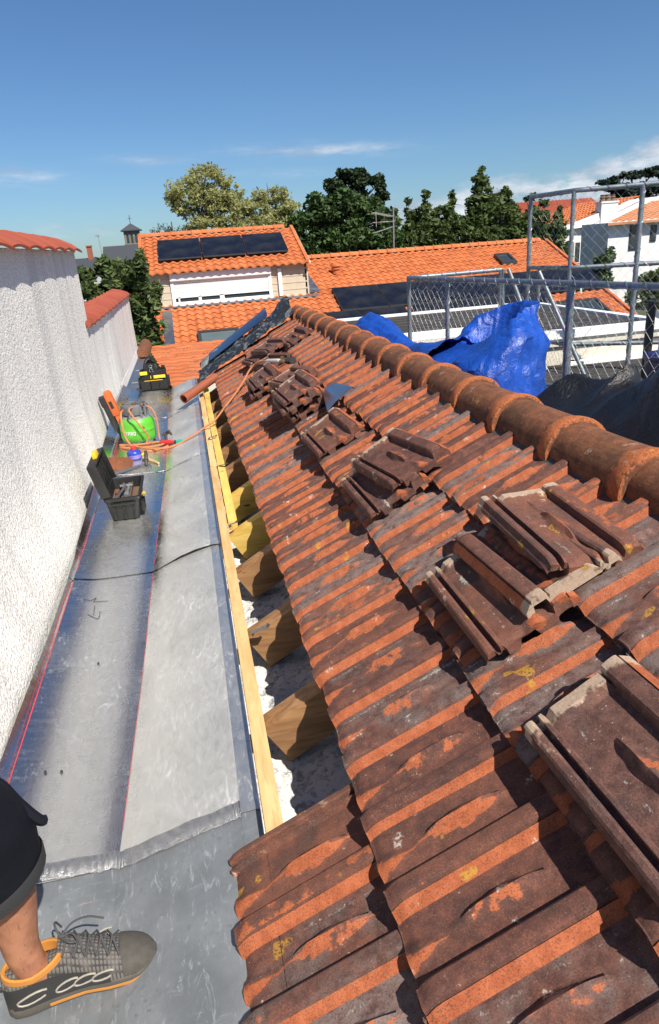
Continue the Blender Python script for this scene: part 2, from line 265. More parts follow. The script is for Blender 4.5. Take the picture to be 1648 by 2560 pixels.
INSUL = mat_insul(); SKIN = mat_skin(); SHORTS = plain('navy_work_cloth', (.006, .0075, .013), .9, var=.12, scale=12, bump=.5, spec=.15); SHOEMESH = mat_mesh_fabric(); RUBBER = plain('black_rubber', (.025, .025, .026), .7, var=.4, scale=30); SHOEGREY = plain('scuffed_grey_rubber', (.085, .078, .066), .75, var=.6, scale=40, bump=.4); SHOETOE = plain('scuffed_toe_rubber', (.075, .068, .058), .8, var=.85, scale=55, bump=.6); ORANGEFAB = plain('orange_lining', (.48, .20, .035), .85, var=.25, scale=40); LACE = plain('grey_lace', (.06, .06, .065), .9, var=.3); PALESTITCH = plain('pale_reflective', (.32, .30, .25), .6, var=.4, scale=60)
BLACKPL = plain('black_plastic', (.022, .022, .024), .5, var=.0, scale=20, bump=.25); DUSTYPL = plain('dusty_black_plastic', (.012, .012, .0125), .5, var=.35, scale=22, bump=.3, spec=.3); GREEN = plain('green_paint', (.09, .42, .03), .38, var=.18, scale=9, bump=.08); GREYPL = plain('grey_plastic', (.13, .14, .15), .5, var=.2); HOSE = plain('orange_rubber_hose', (.46, .17, .07), .6, var=.25, scale=25); BLUEPOT = plain('blue_plastic', (.02, .05, .34), .35, var=.15); LILAC = plain('lilac_label', (.2, .16, .5), .5, var=.15); REDPL = plain('red_plastic', (.5, .02, .02), .4, var=.15); TEAL = plain('teal_plastic', (.05, .4, .3), .45, var=.15); YELLOW = plain('yellow_plastic', (.72, .47, .02), .45, var=.15); STEEL = plain('tool_steel', (.25, .25, .25), .45, .8, var=.5); RAG = plain('rust_brown_cloth', (.17, .055, .018), .95, var=.5, scale=18, bump=.6); ORANGEPL = plain('orange_plastic', (.62, .13, .03), .45, var=.15); BAGFAB = plain('black_canvas', (.007, .007, .008), .9, var=.15, scale=40, bump=.5); WOODTOOL = plain('pale_wood_handle', (.5, .34, .18), .7, var=.3); BRASS = plain('brass', (.5, .36, .15), .4, .9); CHALK = plain('red_chalk', (.6, .04, .05), .9, var=.3, scale=60); MARKER = plain('black_marker', (.02, .02, .022), .7, var=.1); SOLDER = plain('bright_solder', (.55, .55, .55), .35, .9, var=.6, scale=50, bump=.7); COPPERPIPE = plain('terracotta_glaze', (.30, .085, .04), .45, var=.4, scale=14); MORTAR = plain('grey_mortar', (.085, .08, .07), .95, var=.6, scale=30, bump=.8); NAVYPOT = plain('navy_glaze', (.01, .015, .08), .3, var=.2); SLATE = plain('slate', (.045, .05, .06), .7, var=.4, scale=3); STONE = plain('church_stone', (.20, .18, .15), .9, var=.6, scale=2, bump=.4); ANTMETAL = plain('aerial_aluminium', (.4, .4, .4), .5, .7); CHERRY = plain('brick_red', (.3, .09, .05), .9, var=.4, scale=6); GRASS = plain('ground_soil', (.07, .08, .04), .95, var=.6, scale=.6, bump=.3); GREYHOUSE = plain('grey_white_wall', (.70, .70, .70), .9, var=.2, scale=1.5)

# ------------------------------------------------------------------ mesh helpers
class MB:
    def __init__(s): s.v = []; s.f = []; s.mi = []; s.at = {}; s.cur = 0
    def vert(s, p, **at):
        s.v.append((p[0], p[1], p[2]))
        for k, x in at.items(): s.at.setdefault(k, {})[len(s.v) - 1] = x
        return len(s.v) - 1
    def face(s, ids, m=None): s.f.append(tuple(ids)); s.mi.append(s.cur if m is None else m)
    def grid(s, rows, closed_u=False, closed_v=False, m=None, flip=False):
        R = [[s.vert(p) for p in row] for row in rows]; s.gridix(R, closed_u, closed_v, m, flip); return R
    def gridix(s, R, closed_u=False, closed_v=False, m=None, flip=False):
        nu, nv = len(R), len(R[0])
        for i in range(nu if closed_u else nu - 1):
            for j in range(nv if closed_v else nv - 1):
                a, b, c, d = R[i][j], R[i][(j + 1) % nv], R[(i + 1) % nu][(j + 1) % nv], R[(i + 1) % nu][j]
                s.face((a, d, c, b) if flip else (a, b, c, d), m)
    def box(s, lo, hi, M=None, m=None, bev=0.0):
        x0, y0, z0 = lo; x1, y1, z1 = hi
        if bev <= 0:
            P = [(x0, y0, z0), (x1, y0, z0), (x1, y1, z0), (x0, y1, z0), (x0, y0, z1), (x1, y0, z1), (x1, y1, z1), (x0, y1, z1)]
            F = [(0, 3, 2, 1), (4, 5, 6, 7), (0, 1, 5, 4), (1, 2, 6, 5), (2, 3, 7, 6), (3, 0, 4, 7)]
        else:
            b = bm_box(lo, hi, bev); P = [v.co[:] for v in b.verts]; F = [tuple(v.index for v in f.verts) for f in b.faces]; b.free()
        ids = [s.vert((M @ Vector(p)) if M else p) for p in P]
        for f in F: s.face([ids[i] for i in f], m)
    def tube(s, pts, r, n=8, caps=True, m=None):
        pts = [Vector(p) for p in pts]; k = len(pts); rr = r if isinstance(r, (list, tuple)) else [r] * k
        up = None; R = []
        for i in range(k):
            t = (pts[min(i + 1, k - 1)] - pts[max(i - 1, 0)]).normalized()
            if up is None: up = t.orthogonal().normalized()
            else:
                up = up - t * up.dot(t)
                up = up.normalized() if up.length > 1e-6 else t.orthogonal().normalized()
            w = t.cross(up)
            R.append([s.vert(pts[i] + (up * cos(2 * pi * j / n) + w * sin(2 * pi * j / n)) * rr[i]) for j in range(n)])
        s.gridix(R, closed_v=True, m=m)
        if caps: s.face(R[0][::-1], m); s.face(R[-1], m)
    def lathe(s, prof, c=(0, 0, 0), n=24, m=None, sx=1.0, sy=1.0, caps=True):
        R = [[s.vert((c[0] + r * sx * cos(2 * pi * j / n), c[1] + r * sy * sin(2 * pi * j / n), c[2] + z)) for j in range(n)] for r, z in prof]
        s.gridix(R, closed_v=True, m=m)
        if caps: s.face(R[0][::-1], m); s.face(R[-1], m)
    def prism(s, poly, d, m=None):
        """polygon (3d points) extruded along vector d"""
        d = Vector(d); a = [s.vert(p) for p in poly]; b = [s.vert(Vector(p) + d) for p in poly]; n = len(poly)
        s.face(a[::-1], m); s.face(b, m)
        for i in range(n): s.face((a[i], a[(i + 1) % n], b[(i + 1) % n], b[i]), m)
    def build(s, name, mats, parent=None, off=None, sharp=38, smooth=True):
        if off is None: off = root_loc(parent) if parent else Vector((0, 0, 0))
        me = bpy.data.meshes.new(name)
        me.from_pydata([(x - off[0], y - off[1], z - off[2]) for x, y, z in s.v], [], s.f)
        for m in (mats if isinstance(mats, (list, tuple)) else [mats]): me.materials.append(m)
        if any(s.mi): me.polygons.foreach_set('material_index', s.mi)
        for k, d in s.at.items():
            a = me.attributes.new(k, 'FLOAT', 'POINT')
            for i, x in d.items(): a.data[i].value = x
        if smooth:
            me.polygons.foreach_set('use_smooth', [True] * len(s.f)); me.set_sharp_from_angle(angle=radians(sharp))
        me.validate(); me.update()
        o = bpy.data.objects.new(name, me); COL.objects.link(o)
        if parent: o.parent = parent
        return o
def bm_box(lo, hi, bev):
    b = bmesh.new(); bmesh.ops.create_cube(b, size=1.0)
    for v in b.verts: v.co = Vector([(lo[i] + hi[i]) / 2 + v.co[i] * (hi[i] - lo[i]) for i in range(3)])
    bmesh.ops.bevel(b, geom=b.edges[:], offset=bev, segments=2, affect='EDGES', profile=.6); b.verts.index_update(); return b
def root_loc(o):
    v = Vector((0, 0, 0))
    while o: v = v + o.location; o = o.parent
    return v
def tag(o, label=None, cat=None, group=None, kind=None):
    if label: o['label'] = label
    if cat: o['category'] = cat
    if group: o['group'] = group
    if kind: o['kind'] = kind
    return o
def thing(name, label, cat, loc=(0, 0, 0), group=None):
    o = bpy.data.objects.new(name, None); COL.objects.link(o); o.location = loc; o.empty_display_size = .1; return tag(o, label, cat, group)
def lerp(a, b, t): return a + (b - a) * t
def interp(x, xs, ys):
    if x <= xs[0]: return ys[0]
    for i in range(1, len(xs)):
        if x <= xs[i]: return lerp(ys[i - 1], ys[i], (x - xs[i - 1]) / (xs[i] - xs[i - 1]))
    return ys[-1]
def smooth01(t): t = max(0, min(1, t)); return t * t * (3 - 2 * t)
def nz(x, y, z, s=1.0): return noise.noise(Vector((x * s, y * s, z * s)))
def spline(pts, n=8):
    P = [Vector(p) for p in pts]; P = [P[0] * 2 - P[1]] + P + [P[-1] * 2 - P[-2]]; out = []
    for i in range(1, len(P) - 2):
        for k in range(n):
            t = k / n; a, b, c, d = P[i - 1], P[i], P[i + 1], P[i + 2]
            out.append(.5 * (2 * b + (c - a) * t + (2 * a - 5 * b + 4 * c - d) * t * t + (3 * b - a - 3 * c + d) * t ** 3))
    out.append(P[-2]); return out

# ================================================================== SETTING: ground
g = MB(); g.grid([[(x, y, -3.3) for x in (-900, -40, 40, 900)] for y in (-300, -20, 60, 1500)], flip=True); tag(g.build('ground', GRASS), kind='structure')

# ================================================================== ZINC GUTTER
def zsec(Y):
    """cross-section of the zinc valley at Y: list of (x, z)"""
    e = interp(Y, [0, 1.0, 2.0, 3.1, 3.5, 4.7, 5.5, 6.2, 9.0], [-.535, -.535, -.527, -.508, -.525, -.548, -.578, -.592, -.612])
    fx = interp(Y, [0, 1.0, 2.2, 3.1, 4.8, 8.0], [-.385, -.366, -.335, -.326, -.292, -.298])
    ez = interp(Y, [0, 3.6, 5.5, 9], [.042, .042, .08, .11])
    ex = min(max(e * (CZ - ez), -.812), -.712)
    P = [(ex, ez), (lerp(ex, -.69, .35), ez * .62), (lerp(ex, -.69, .7), ez * .34), (-.69, .024), (-.66, .016), (-.62, .0085), (-.58, .0035), (-.53, .001), (-.48, .0), (-.42, .0), (fx - .03, .0), (fx, .0005)]
    for t in (.06, .25, .5, .75, .94, 1.0): P.append((lerp(fx, -.04, t), .088 * t + .004 * sin(pi * t)))
    P += [(-.036, .09), (.012, .093), (.0135, .128)]
    return P
def zpt(Y, t, lift=0.0):
    P = zsec(Y); k = t * (len(P) - 1); i = min(int(k), len(P) - 2); f = k - i; return (lerp(P[i][0], P[i + 1][0], f), Y, lerp(P[i][1], P[i + 1][1], f) + lift)
def zat(x, Y):
    P = zsec(Y)
    for a, b in zip(P, P[1:]):
        if a[0] <= x <= b[0]: return lerp(a[1], b[1], (x - a[0]) / (b[0] - a[0] + 1e-9))
    return P[-1][1]
NSEC = len(zsec(0))
def zinc_sheet(y0, y1, label, mat, near_lift=None, lift=0.0, seam=None):
    root = thing('zinc_sheet', label, 'metal sheet', (-.35, (y0 + y1) / 2, 0), 'zinc sheets lining the valley gutter')
    m = MB(); ny = max(4, int((y1 - y0) / .05)); rows = []
    for i in range(ny + 1):
        Y = lerp(y0, y1, i / ny); row = []
        for j, (x, z) in enumerate(zsec(Y)):
            l = lift + .0006 * nz(x * 3, Y * 1.4, 4)
            if near_lift: l += near_lift(x, Y - y0)
            row.append((x, Y, z + l))
        rows.append(row)
    IX = m.grid(rows)
    for r in IX:
        for j, ix in enumerate(r): m.at.setdefault('matt', {})[ix] = 1.0 if NSEC - 8 <= j < NSEC - 3 else (.45 if j >= NSEC - 3 else (.42 if 7 <= j <= 9 else (.2 if j == 6 else 0.0)))  # mid-floor matt band paints in the sunlit wall's reflection; right panel is scuffed
    m.grid([[(p[0], p[1], p[2] - .0012) for p in r] for r in rows], flip=True)
    m.build('sheet_metal', mat, root, sharp=10); return root
def chalk(root, y0, y1, jx, w=.006, lift=.0045):
    m = MB(); rows = []; n = int((y1 - y0) / .04)
    for i in range(n + 1):
        Y = lerp(y0, y1, i / n); P = zsec(Y)[jx]; ww = w * (.55 + .9 * abs(nz(0, Y * 3, jx))); s_ = .0015 * nz(Y * 2, 0, 7)
        rows.append([(P[0] - ww / 2 + s_, Y, zat(P[0] - ww / 2, Y) + lift), (P[0] + s_, Y, P[1] + lift + .0003), (P[0] + ww / 2 + s_, Y, zat(P[0] + ww / 2, Y) + lift)])
    m.grid(rows); m.build('chalk_line', CHALK, root)
def solder(root, y, w, lift=.001):
    m = MB(); rows = []; n = 150
    for i in range(n + 1):
        t = lerp(.16, .9, i / n); x, yy, z = zpt(y, t); dy = .006 * nz(t * 20, 3, 1) + .010 * sin(pi * t * 2)
        rib = .0035 * abs(sin(t * 150 + 2 * nz(t * 9, 0, 0))) * (1 if w > .02 else .4)
        rows.append([(x, y - w / 2 + dy - .006 * abs(nz(t * 30, 1, 2)), z + lift), (x, y - w * .3 + dy, z + lift + .003 + rib * .4), (x, y + dy, z + lift + .0035 + rib), (x, y + w * .35 + dy, z + lift + .0028 + rib), (x, y + w / 2 + dy + .004 * nz(t * 26, 5, 2), z + lift)])
    m.grid(rows); m.build('solder_seam', SOLDER, root)
z_old = zinc_sheet(-.9, 1.42, 'dull scuffed grey zinc sheet under the work shoe in the foreground', OLDZINC)
def lap(x, d):
    return .001 + .016 * exp(-((x + .14) / .12) ** 2) * smooth01((x + .33) / .1) * max(0, 1 - d / .5) ** 2
z1 = zinc_sheet(1.38, 3.2, 'long shiny zinc sheet with black marker scribble, soldered to the dull foreground sheet', ZINC, lift=.0028)
z2 = zinc_sheet(3.12, 4.86, 'shiny zinc sheet carrying the open toolbox, its near edge lifted open', ZINC, near_lift=lap, lift=.0056)
z3 = zinc_sheet(4.8, 6.62, 'zinc sheet under the green gas bottle and coiled hose', ZINC, lift=.0085)
z4 = zinc_sheet(6.55, 8.05, 'farthest shiny zinc sheet, just before the black tool bag', ZINC, lift=.0112)
chalk(z1, 1.5, 3.1, 3); chalk(z1, 1.5, 3.1, 11, .0018); chalk(z2, 3.2, 4.8, 3, .004, .0075); chalk(z2, 3.2, 4.8, 11, .0016, .0075); chalk(z3, 4.9, 6.5, 3, .003, .0105); chalk(z3, 4.9, 6.5, 11, .0016, .0105); chalk(z4, 6.7, 8.0, 11, .0016, .0135)
solder(z1, 1.405, .055, .0042); solder(z3, 4.8, .012, .009); solder(z4, 6.55, .010, .012)
m = MB()
for pts in ([(-.624, 2.917), (-.593, 2.902), (-.572, 2.924), (-.58, 2.887), (-.517, 2.879)], [(-.571, 2.852), (-.565, 2.756)], [(-.591, 2.773), (-.561, 2.737), (-.544, 2.721), (-.539, 2.745), (-.542, 2.791)]):
    q = [Vector((a_, b_, 0)).lerp(Vector((c_, d_, 0)), t / 4) for (a_, b_), (c_, d_) in zip(pts, pts[1:]) for t in range(5)]; m.tube([(p.x, p.y, zat(p.x, p.y) + .0045) for p in q], .0011, 5)
m.build('marker_writing', MARKER, z1)
m = MB()
for x, y in ((-.598, 1.785), (-.551, 1.778), (-.505, 2.36)): m.lathe([(.004, 0), (.005, .003), (.003, .006)], (x, y, zat(x, y) + .0035), 7, sx=.9, sy=1.5)
tag(m.build('soot_crumb', MARKER), 'small black crumbs lying on the shiny zinc sheet ahead of the knee', 'debris', kind='stuff')
# older zinc apron under the tool bag
fz = thing('zinc_apron', 'grey older zinc strip running on along the white wall past the tool bag', 'metal sheet', (-.6, 9.6, 0)); m = MB()
m.grid([[(-.815, y, .12), (-.80, y, .03), (-.76, y, .006), (interp(y, [7.9, 8.3, 11.3], [-.27, -.42, -.68]), y, .006)] for y in (7.95, 8.3, 8.8, 9.3, 9.8, 10.3, 10.8, 11.3)]); m.build('sheet_metal', ZINC2, fz)
for y in (8.75, 9.75): m = MB(); m.box((-.79, y, .006), (-.48, y + .03, .012)); m.build('fold_seam', ZINC2, fz)
m = MB(); m.grid([[(-.822, y, .12), (-.805, y, .135), (-.80, y, .03)] for y in [7.9 + .2 * i for i in range(19)]]); m.build('mortar_fillet', PLASTER, fz)

# ================================================================== WHITE PARTY WALLS
def coping_wave(Y, p=.33): t = (Y / p) % 1.0; return t
def make_wall(name, label, y0, y1, ztop, thick, mat, cop_over, cop_rise, cop_w, cop_p):
    root = thing(name, label, 'wall', (-.82 - thick / 2, (y0 + y1) / 2, -3.3)); m = MB()
    ny = int((y1 - y0) / .12); nzv = 26; rows = []
    for i in range(ny + 1):
        Y = lerp(y0, y1, i / ny); row = []
        for k in range(nzv + 1):
            z = lerp(-.3, ztop, k / nzv); b = .006 * nz(Y * .9, z * .35, 2) + .004 * nz(Y * 2.6, z * .8, 5); b += interp(Y, [0, 3.6, 5.2, 6.4], [.088, .088, .055, .012]) * exp(-(max(0, z - .04) / .30) ** 2) * (1 + .12 * nz(Y * 2.2, 0, 9))
            row.append((-.82 + b, Y, z))
        rows.append(row)
    R = m.grid(rows)
    back = [(-.82 - thick, y0, -.3), (-.82 - thick, y1, -.3), (-.82 - thick, y1, ztop), (-.82 - thick, y0, ztop)]; B = [m.vert(p) for p in back]
    m.face([r[-1] for r in R] + [B[2], B[3]]); m.face(list(R[-1]) + [B[2], B[1]]); m.face((list(R[0]) + [B[3], B[0]])[::-1]); m.face(B[::-1])
    m.box((-.82 - thick, y0, -3.3), (-.83, y1, -.3)); m.build('render_face', mat, root, sharp=60)
    cp = []
    n = int((y1 - y0) / cop_p + .5)
    for k in range(n):
        a = y1 - (k + 1) * cop_p; c = MB(); N = 7; rows = []
        # each coping tile: a shallow barrel, its near edge lapped over the next one
        for j in range(N + 1):
            t = j / N; yy = a - .012 + (cop_p + .03) * t; h = .026 * sin(pi * min(1, t * 1.02)) + .020 * (1 - t)
            rows.append([(-.82 + cop_over + .004 * nz(yy * 5, 1, 0), yy, ztop + h * .55 - .006), (-.82 + cop_over * .3, yy, ztop + h * .9 + cop_rise * .22), (-.82 - cop_w * .4, yy, ztop + h + cop_rise * .68), (-.82 - cop_w, yy, ztop + h + cop_rise)])
        c.grid(rows, flip=True); c.grid([[(p[0] - .002, p[1], p[2] - .013) for p in r] for r in rows])
        ed = [[(p[0], p[1], p[2]), (p[0] - .002, p[1], p[2] - .013)] for p in (r[0] for r in rows)]; c.grid(ed, flip=True)
        ed = [[(p[0], p[1], p[2]), (p[0] - .002, p[1], p[2] - .013)] for p in rows[0]]; c.grid(ed)
        c.build('coping_tile', REDTILE, root)
    return root
hw = make_wall('rendered_wall', 'tall white roughcast wall with red coping on the left of the gutter', -2.0, 6.23, 1.515, .34, ROUGHCAST, .065, .085, .17, .42)
lw = make_wall('rendered_wall', 'lower white roughcast wall with red coping beyond the tall one', 6.24, 11.3,   .925, .25, ROUGHCAST2, .035, .075, .20, .40)

# ================================================================== OLD TILED ROOF
AL = radians(30.0); P0 = Vector((-.068, 0, .09))
UD = Vector((cos(AL), 0, sin(AL))); ND = Vector((-sin(AL), 0, cos(AL))); YD = Vector((0, 1, 0))
def slope(s, Y, h=0.0): return P0 + UD * s + ND * h + YD * Y
PW = .19
WS = [(-.022, -.001), (-.004, .0180), (-.0027, .0145), (-.001, .0145), (.001, .0235), (.006, .0258), (.020, .0258), (.036, .0240), (.041, .0200), (.0435, .003), (.048, 0), (.058, 0), (.068, 0), (.075, 0), (.082, 0), (.089, 0), (.096, 0), (.103, 0), (.110, 0), (.117, 0), (.124, 0), (.132, 0), (.14, 0), (.152, 0), (.166, 0), (.183, 0), (.187, .0145), (.194, .0150), (.197, -.003), (.206, -.003), (.209, .0135), (.214, .0165), (.224, .0165), (.229, .0135), (.232, .001), (.238, -.006)]
US = [-.004, -.001, .006, .016, .03, .045, .06, .075, .09, .11, .13, .15, .17, .19, .205, .22, .24, .26, .28, .30, .32, .345, .37, .385, .392, .402, .412, .418]
def tile_mesh(seed, loose=False):
    m = MB(); rnd = random.Random(seed); off = rnd.uniform(0, 50); T = []; Bt = []
    for i, u in enumerate(US):
        rt, rb = [], []
        for j, (w, z0) in enumerate(WS):
            z = z0; fr = 0.0; pl = 0.0
            if j <= 1: fr = .92                     # flank of the cover rib keeps its clay colour
            elif 4 <= j <= 8: fr = .33 if j < 8 else .15
            # lozenge boss
            a = abs(u - .195) / .118
            if a < 1:
                hw = .026 * (1 - a); d = w - .105; cr = .35 * hw
                if abs(d) < hw:
                    k = (d + hw) / (cr + hw) if d < cr else (hw - d) / (hw - cr)
                    h = .024 * (1 - a) ** .7 * (.82 + .25 * abs(sin((u - .195) * 26)))
                    z += h * max(0, min(1, k)); fr = max(fr, .62 if d < cr else .0)
            # wedge boss at the lip
            if u < .085:
                b = 1 - max(u, 0) / .085; hw = .028 * b; d = w - .098
                if abs(d) < hw: z += .012 * b * (1 - abs(d) / hw) ** .7; fr = max(fr, .85 if d < .2 * hw else .1)
            # rounded nose
            if u < .03: z -= .010 * (1 - max(0, u) / .03) ** 2; fr = max(fr, .05 + .22 * (1 - max(0, u) / .03))
            if u > .375:
                if .048 <= w <= .18: z += .013 * smooth01((u - .378) / .012)
                pl = smooth01((u - .372) / .03) * .8
            if w > .186: pl = max(pl, .10 + .28 * (u / .418))
            z += .0006 * nz(u * 22 + off, w * 22, 1) + .0003 * nz(u * 70, w * 70 + off, 2)
            du = .0035 * nz(w * 34, off, 3) if i < 2 else 0
            bd = max(0, 1 - abs(w - .157) / .013) if u < .35 else 0
            rt.append(m.vert((u + du, w, z), fresh=fr, pale=pl, band=bd))
            zb = min(z0, .004) - .013
            if .0 < w < .04: zb = .008
            if u < .022:
                zb = -.036 + .5 * z0
                if .10 < w < .145: zb = -.016
                if w > .186: zb = -.012
            rb.append(m.vert((u + du + (.004 if i < 2 else 0), w, zb), fresh=.08, pale=pl))
        T.append(rt); Bt.append(rb)
    m.gridix(T, flip=True); m.gridix(Bt)
    m.gridix([T[0], Bt[0]]); m.gridix([T[-1], Bt[-1]], flip=True)
    m.gridix([[r[0] for r in T], [r[0] for r in Bt]], flip=True); m.gridix([[r[-1] for r in T], [r[-1] for r in Bt]])
    o = m.build('roof_tile', TILE, sharp=28); me = o.data; bpy.data.objects.remove(o); return me
TM = [tile_mesh(k) for k in range(8)]
TML = [t.copy() for t in TM]
for t in TML: t.materials[0] = TILE_LOOSE
BETA = AL - math.atan(.036 / .345)
def tile_matrix(p, ang, yaw=0.0, roll=0.0):
    u = Vector((cos(ang), 0, sin(ang))); n = Vector((-sin(ang), 0, cos(ang))); B = Matrix((( u.x, 0, n.x), (0, 1, 0), (u.z, 0, n.z))).to_4x4()
    return Matrix.Translation(p) @ B @ Matrix.Rotation(yaw, 4, 'Z') @ Matrix.Rotation(roll, 4, 'X')
roof = thing('tiled_roof', 'old weathered terracotta tile roof being stripped, filling the right half', 'roof', (.6, 4.0, .1))
RL = roof.location.copy()
COURSE = [(0.0, [1.02, .83, .64, .45, .26]), (.343, [1.075 + PW * k for k in range(-4, 33)]), (.705, [1.17 + PW * k for k in range(-4, 33)]), (1.012, [1.075 + PW * k for k in range(-3, 33)])]
lay = []
for ci, (s0, ys) in enumerate(COURSE):
    for Y in ys:
        ds = 0.0
        if ci == 1: ds = -.05 * smooth01((Y - 2.0) / 5.5)
        if ci == 3: ds = -.006
        lay.append((s0 + ds, Y, ci))
lay.sort(key=lambda a: a[1] + .4 * a[0])
far = MB()
for k, (s0, Y, ci) in enumerate(lay):
    R = random.Random(k * 13 + 5); M = tile_matrix(slope(s0 + R.uniform(-.006, .006), Y + R.uniform(-.003, .003), R.uniform(-.002, .003)), BETA + R.uniform(-.008, .008), R.uniform(-.014, .014), R.uniform(-.012, .012))
    me = TM[R.randrange(8)]
    if k < 100:
        o = bpy.data.objects.new('roof_tile', me); COL.objects.link(o); o.parent = roof; o.matrix_local = Matrix.Translation(-RL) @ M
    else:
        fa = me.attributes['fresh'].data; ba = me.attributes['band'].data; base = len(far.v)
        for i, v in enumerate(me.vertices): far.vert(M @ v.co, fresh=fa[i].value, band=ba[i].value)
        for p in me.polygons: far.face([base + i for i in p.vertices])
tag(far.build('roof_tile', TILE, roof), kind='stuff')
# ridge: half-round tiles with a flared bright collar at the near end
RC = (1.19, .735)
def ridge_tile(Y, seed):
    m = MB(); rows = []; rnd = random.Random(seed); na = 22; t0 = rnd.uniform(-.006, .006)
    for (d, r, fr) in ((-.002, .110, .5), (0, .116, .6), (.012, .1195, .72), (.032, .1185, .75), (.050, .115, .66), (.066, .111, .5), (.085, .109, .2), (.12, .107, .02), (.2, .104, 0), (.28, .102, 0), (.36, .100, 0), (.44, .098, 0)):
        row = []
        for j in range(na + 1):
            a = radians(-14) + radians(208) * j / na; rr = r + .0016 * nz(cos(a) * 6, d * 8 + seed, sin(a) * 6)
            row.append(m.vert((RC[0] + t0 + rr * cos(a), Y + d + .003 * nz(a * 2, seed, 0), RC[1] + rr * sin(a) * .95), fresh=fr + (.1 if d < 0 else 0)))
        rows.append(row)
    m.gridix(rows, flip=False); inner = [[m.vert((RC[0] + (m.v[i][0] - RC[0]) * .87, m.v[i][1], RC[1] + (m.v[i][2] - RC[1]) * .87), fresh=.1) for i in r] for r in rows]
    m.gridix(inner, flip=True); m.gridix([rows[0], inner[0]], flip=True); m.gridix([rows[-1], inner[-1]]); m.gridix([[r[0] for r in rows], [r[0] for r in inner]]); m.gridix([[r[-1] for r in rows], [r[-1] for r in inner]], flip=True)
    m.build('ridge_tile', RIDGE, roof, sharp=50)
for k in range(-2, 16): ridge_tile(1.15 + .405 * k, k * 3.7)
# crumbling mortar bed under the ridge
m = MB(); rows = []
for i in range(180):
    Y = .2 + i * .04; b = .012 * nz(Y * 9, 0, 4); c = .018 * max(0, nz(Y * 3.3, 2, 4))
    rows.append([(1.055 + b - c, Y, .685 + b), (1.075 + b * .5 - c * .6, Y, .715 + b), (1.12 + b * .4, Y, .755), (1.19, Y, .79), (1.30, Y, .70), (1.33, Y, .66)])
m.grid(rows, flip=True); m.build('ridge_mortar', MORTAR, roof)
# the slope beyond the ridge
m = MB(); rows = []
for i in range(40):
    Y = .24 + i * .19
    for k, (w, z) in enumerate(((-.02, 0), (0, .02), (.04, .02), (.045, 0), (.1, 0), (.155, 0))):
        rows.append([(1.25 + s * cos(AL), Y + w, .73 - s * sin(AL) + z + dz) for s, dz in ((0, 0), (.345, .0), (.345, -.036), (.69, 0), (.69, -.036), (1.03, 0), (1.03, -.036), (1.4, 0))])
m.grid(rows, flip=True); m.build('rear_slope', TILE, roof)
# ---- timbers under the missing course
def beam(name, lo, hi, mat, label, cat, group=None, M=None, bev=.003):
    m = MB(); m.box(lo, hi, M, bev=bev)
    # a little unevenness
    m.v = [(x + .0016 * nz(x * 5, y * 2, z * 5), y + .0012 * nz(x * 4, y * 3, z * 9), z + .0016 * nz(x * 3, y * 2, z * 6 + 3)) for x, y, z in m.v]
    c = Vector([sum(v[i] for v in m.v) / len(m.v) for i in range(3)]); o = m.build(name, mat, off=c); o.location = c; return tag(o, label, cat, group)
RAFT = [(1.14, 0), (1.70, 0), (2.23, 0), (2.79, 0), (3.23, 1), (3.76, 1), (4.29, 0), (4.75, 0), (5.37, 0), (5.94, 0), (6.40, 0), (6.95, 0)]
ords = ['nearest', 'second', 'third', 'fourth']
RL_LAB = {1: 'brown rafter nearest the camera in the open strip', 2: 'brown rafter second from the front, the small grey metal clip beside it', 3: 'brown rafter just in front of the two yellow rafters', 4: 'yellow rafter, the nearer of the two', 5: 'yellow rafter, the farther of the two', 6: 'brown rafter just beyond the two yellow ones', 7: 'brown rafter second beyond the yellow pair', 8: 'weathered rafter end third beyond the yellow pair', 9: 'weathered rafter end fourth beyond the yellow pair', 10: 'weathered rafter end next to the last, below the hose', 11: 'weathered rafter end farthest away, beside the terracotta pipe', 0: 'rafter hidden under the front tile block'}
for k, (Y, yel) in enumerate(RAFT):
    if k == 0: continue
    w = .075 if not yel else .07
    M = Matrix.Translation(slope(.16, Y, -.075)) @ Matrix(((UD.x, 0, ND.x), (0, 1, 0), (UD.z, 0, ND.z))).to_4x4() @ Matrix.Rotation(radians(-2 + 4 * random.random()), 4, 'Z')
    beam('rafter', (-.06, 0, -.15), (1.15, w, 0), WOOD_YELX if yel else WOOD_OLDX, RL_LAB[k], 'rafter', 'rafters across the open roof strip', M, bev=.002)
bt = []
beam('batten', (.017, 1.245, .085), (.062, 4.35, .128), WOOD_Y, 'pale new pine batten along the zinc edge, near length', 'batten', 'new battens along the zinc edge')
beam('batten', (.019, 4.36, .085), (.062, 7.85, .13), WOOD_Y, 'brownish pine batten along the zinc edge, far length', 'batten', 'new battens along the zinc edge')
beam('batten', (.065, 3.3, .09), (.112, 6.55, .142), WOOD_YEL, 'bright yellow treated batten doubled beside the far pine batten', 'batten', 'new battens along the zinc edge')
beam('batten', (.067, 6.72, .095), (.118, 7.95, .165), WOOD_YEL, 'short yellow batten end beyond the terracotta pipe', 'batten', 'new battens along the zinc edge')
for k, s_ in enumerate((.42,)):
    M = Matrix.Translation(slope(s_, 0, -.075)) @ Matrix(((UD.x, 0, ND.x), (0, 1, 0), (UD.z, 0, ND.z))).to_4x4()
    beam('tile_batten', (-.02, .9, .0), (.02, 7.2, .028), WOOD_OLDY, 'dark old tile batten under the cut edge of the tiles', 'batten', None, M)
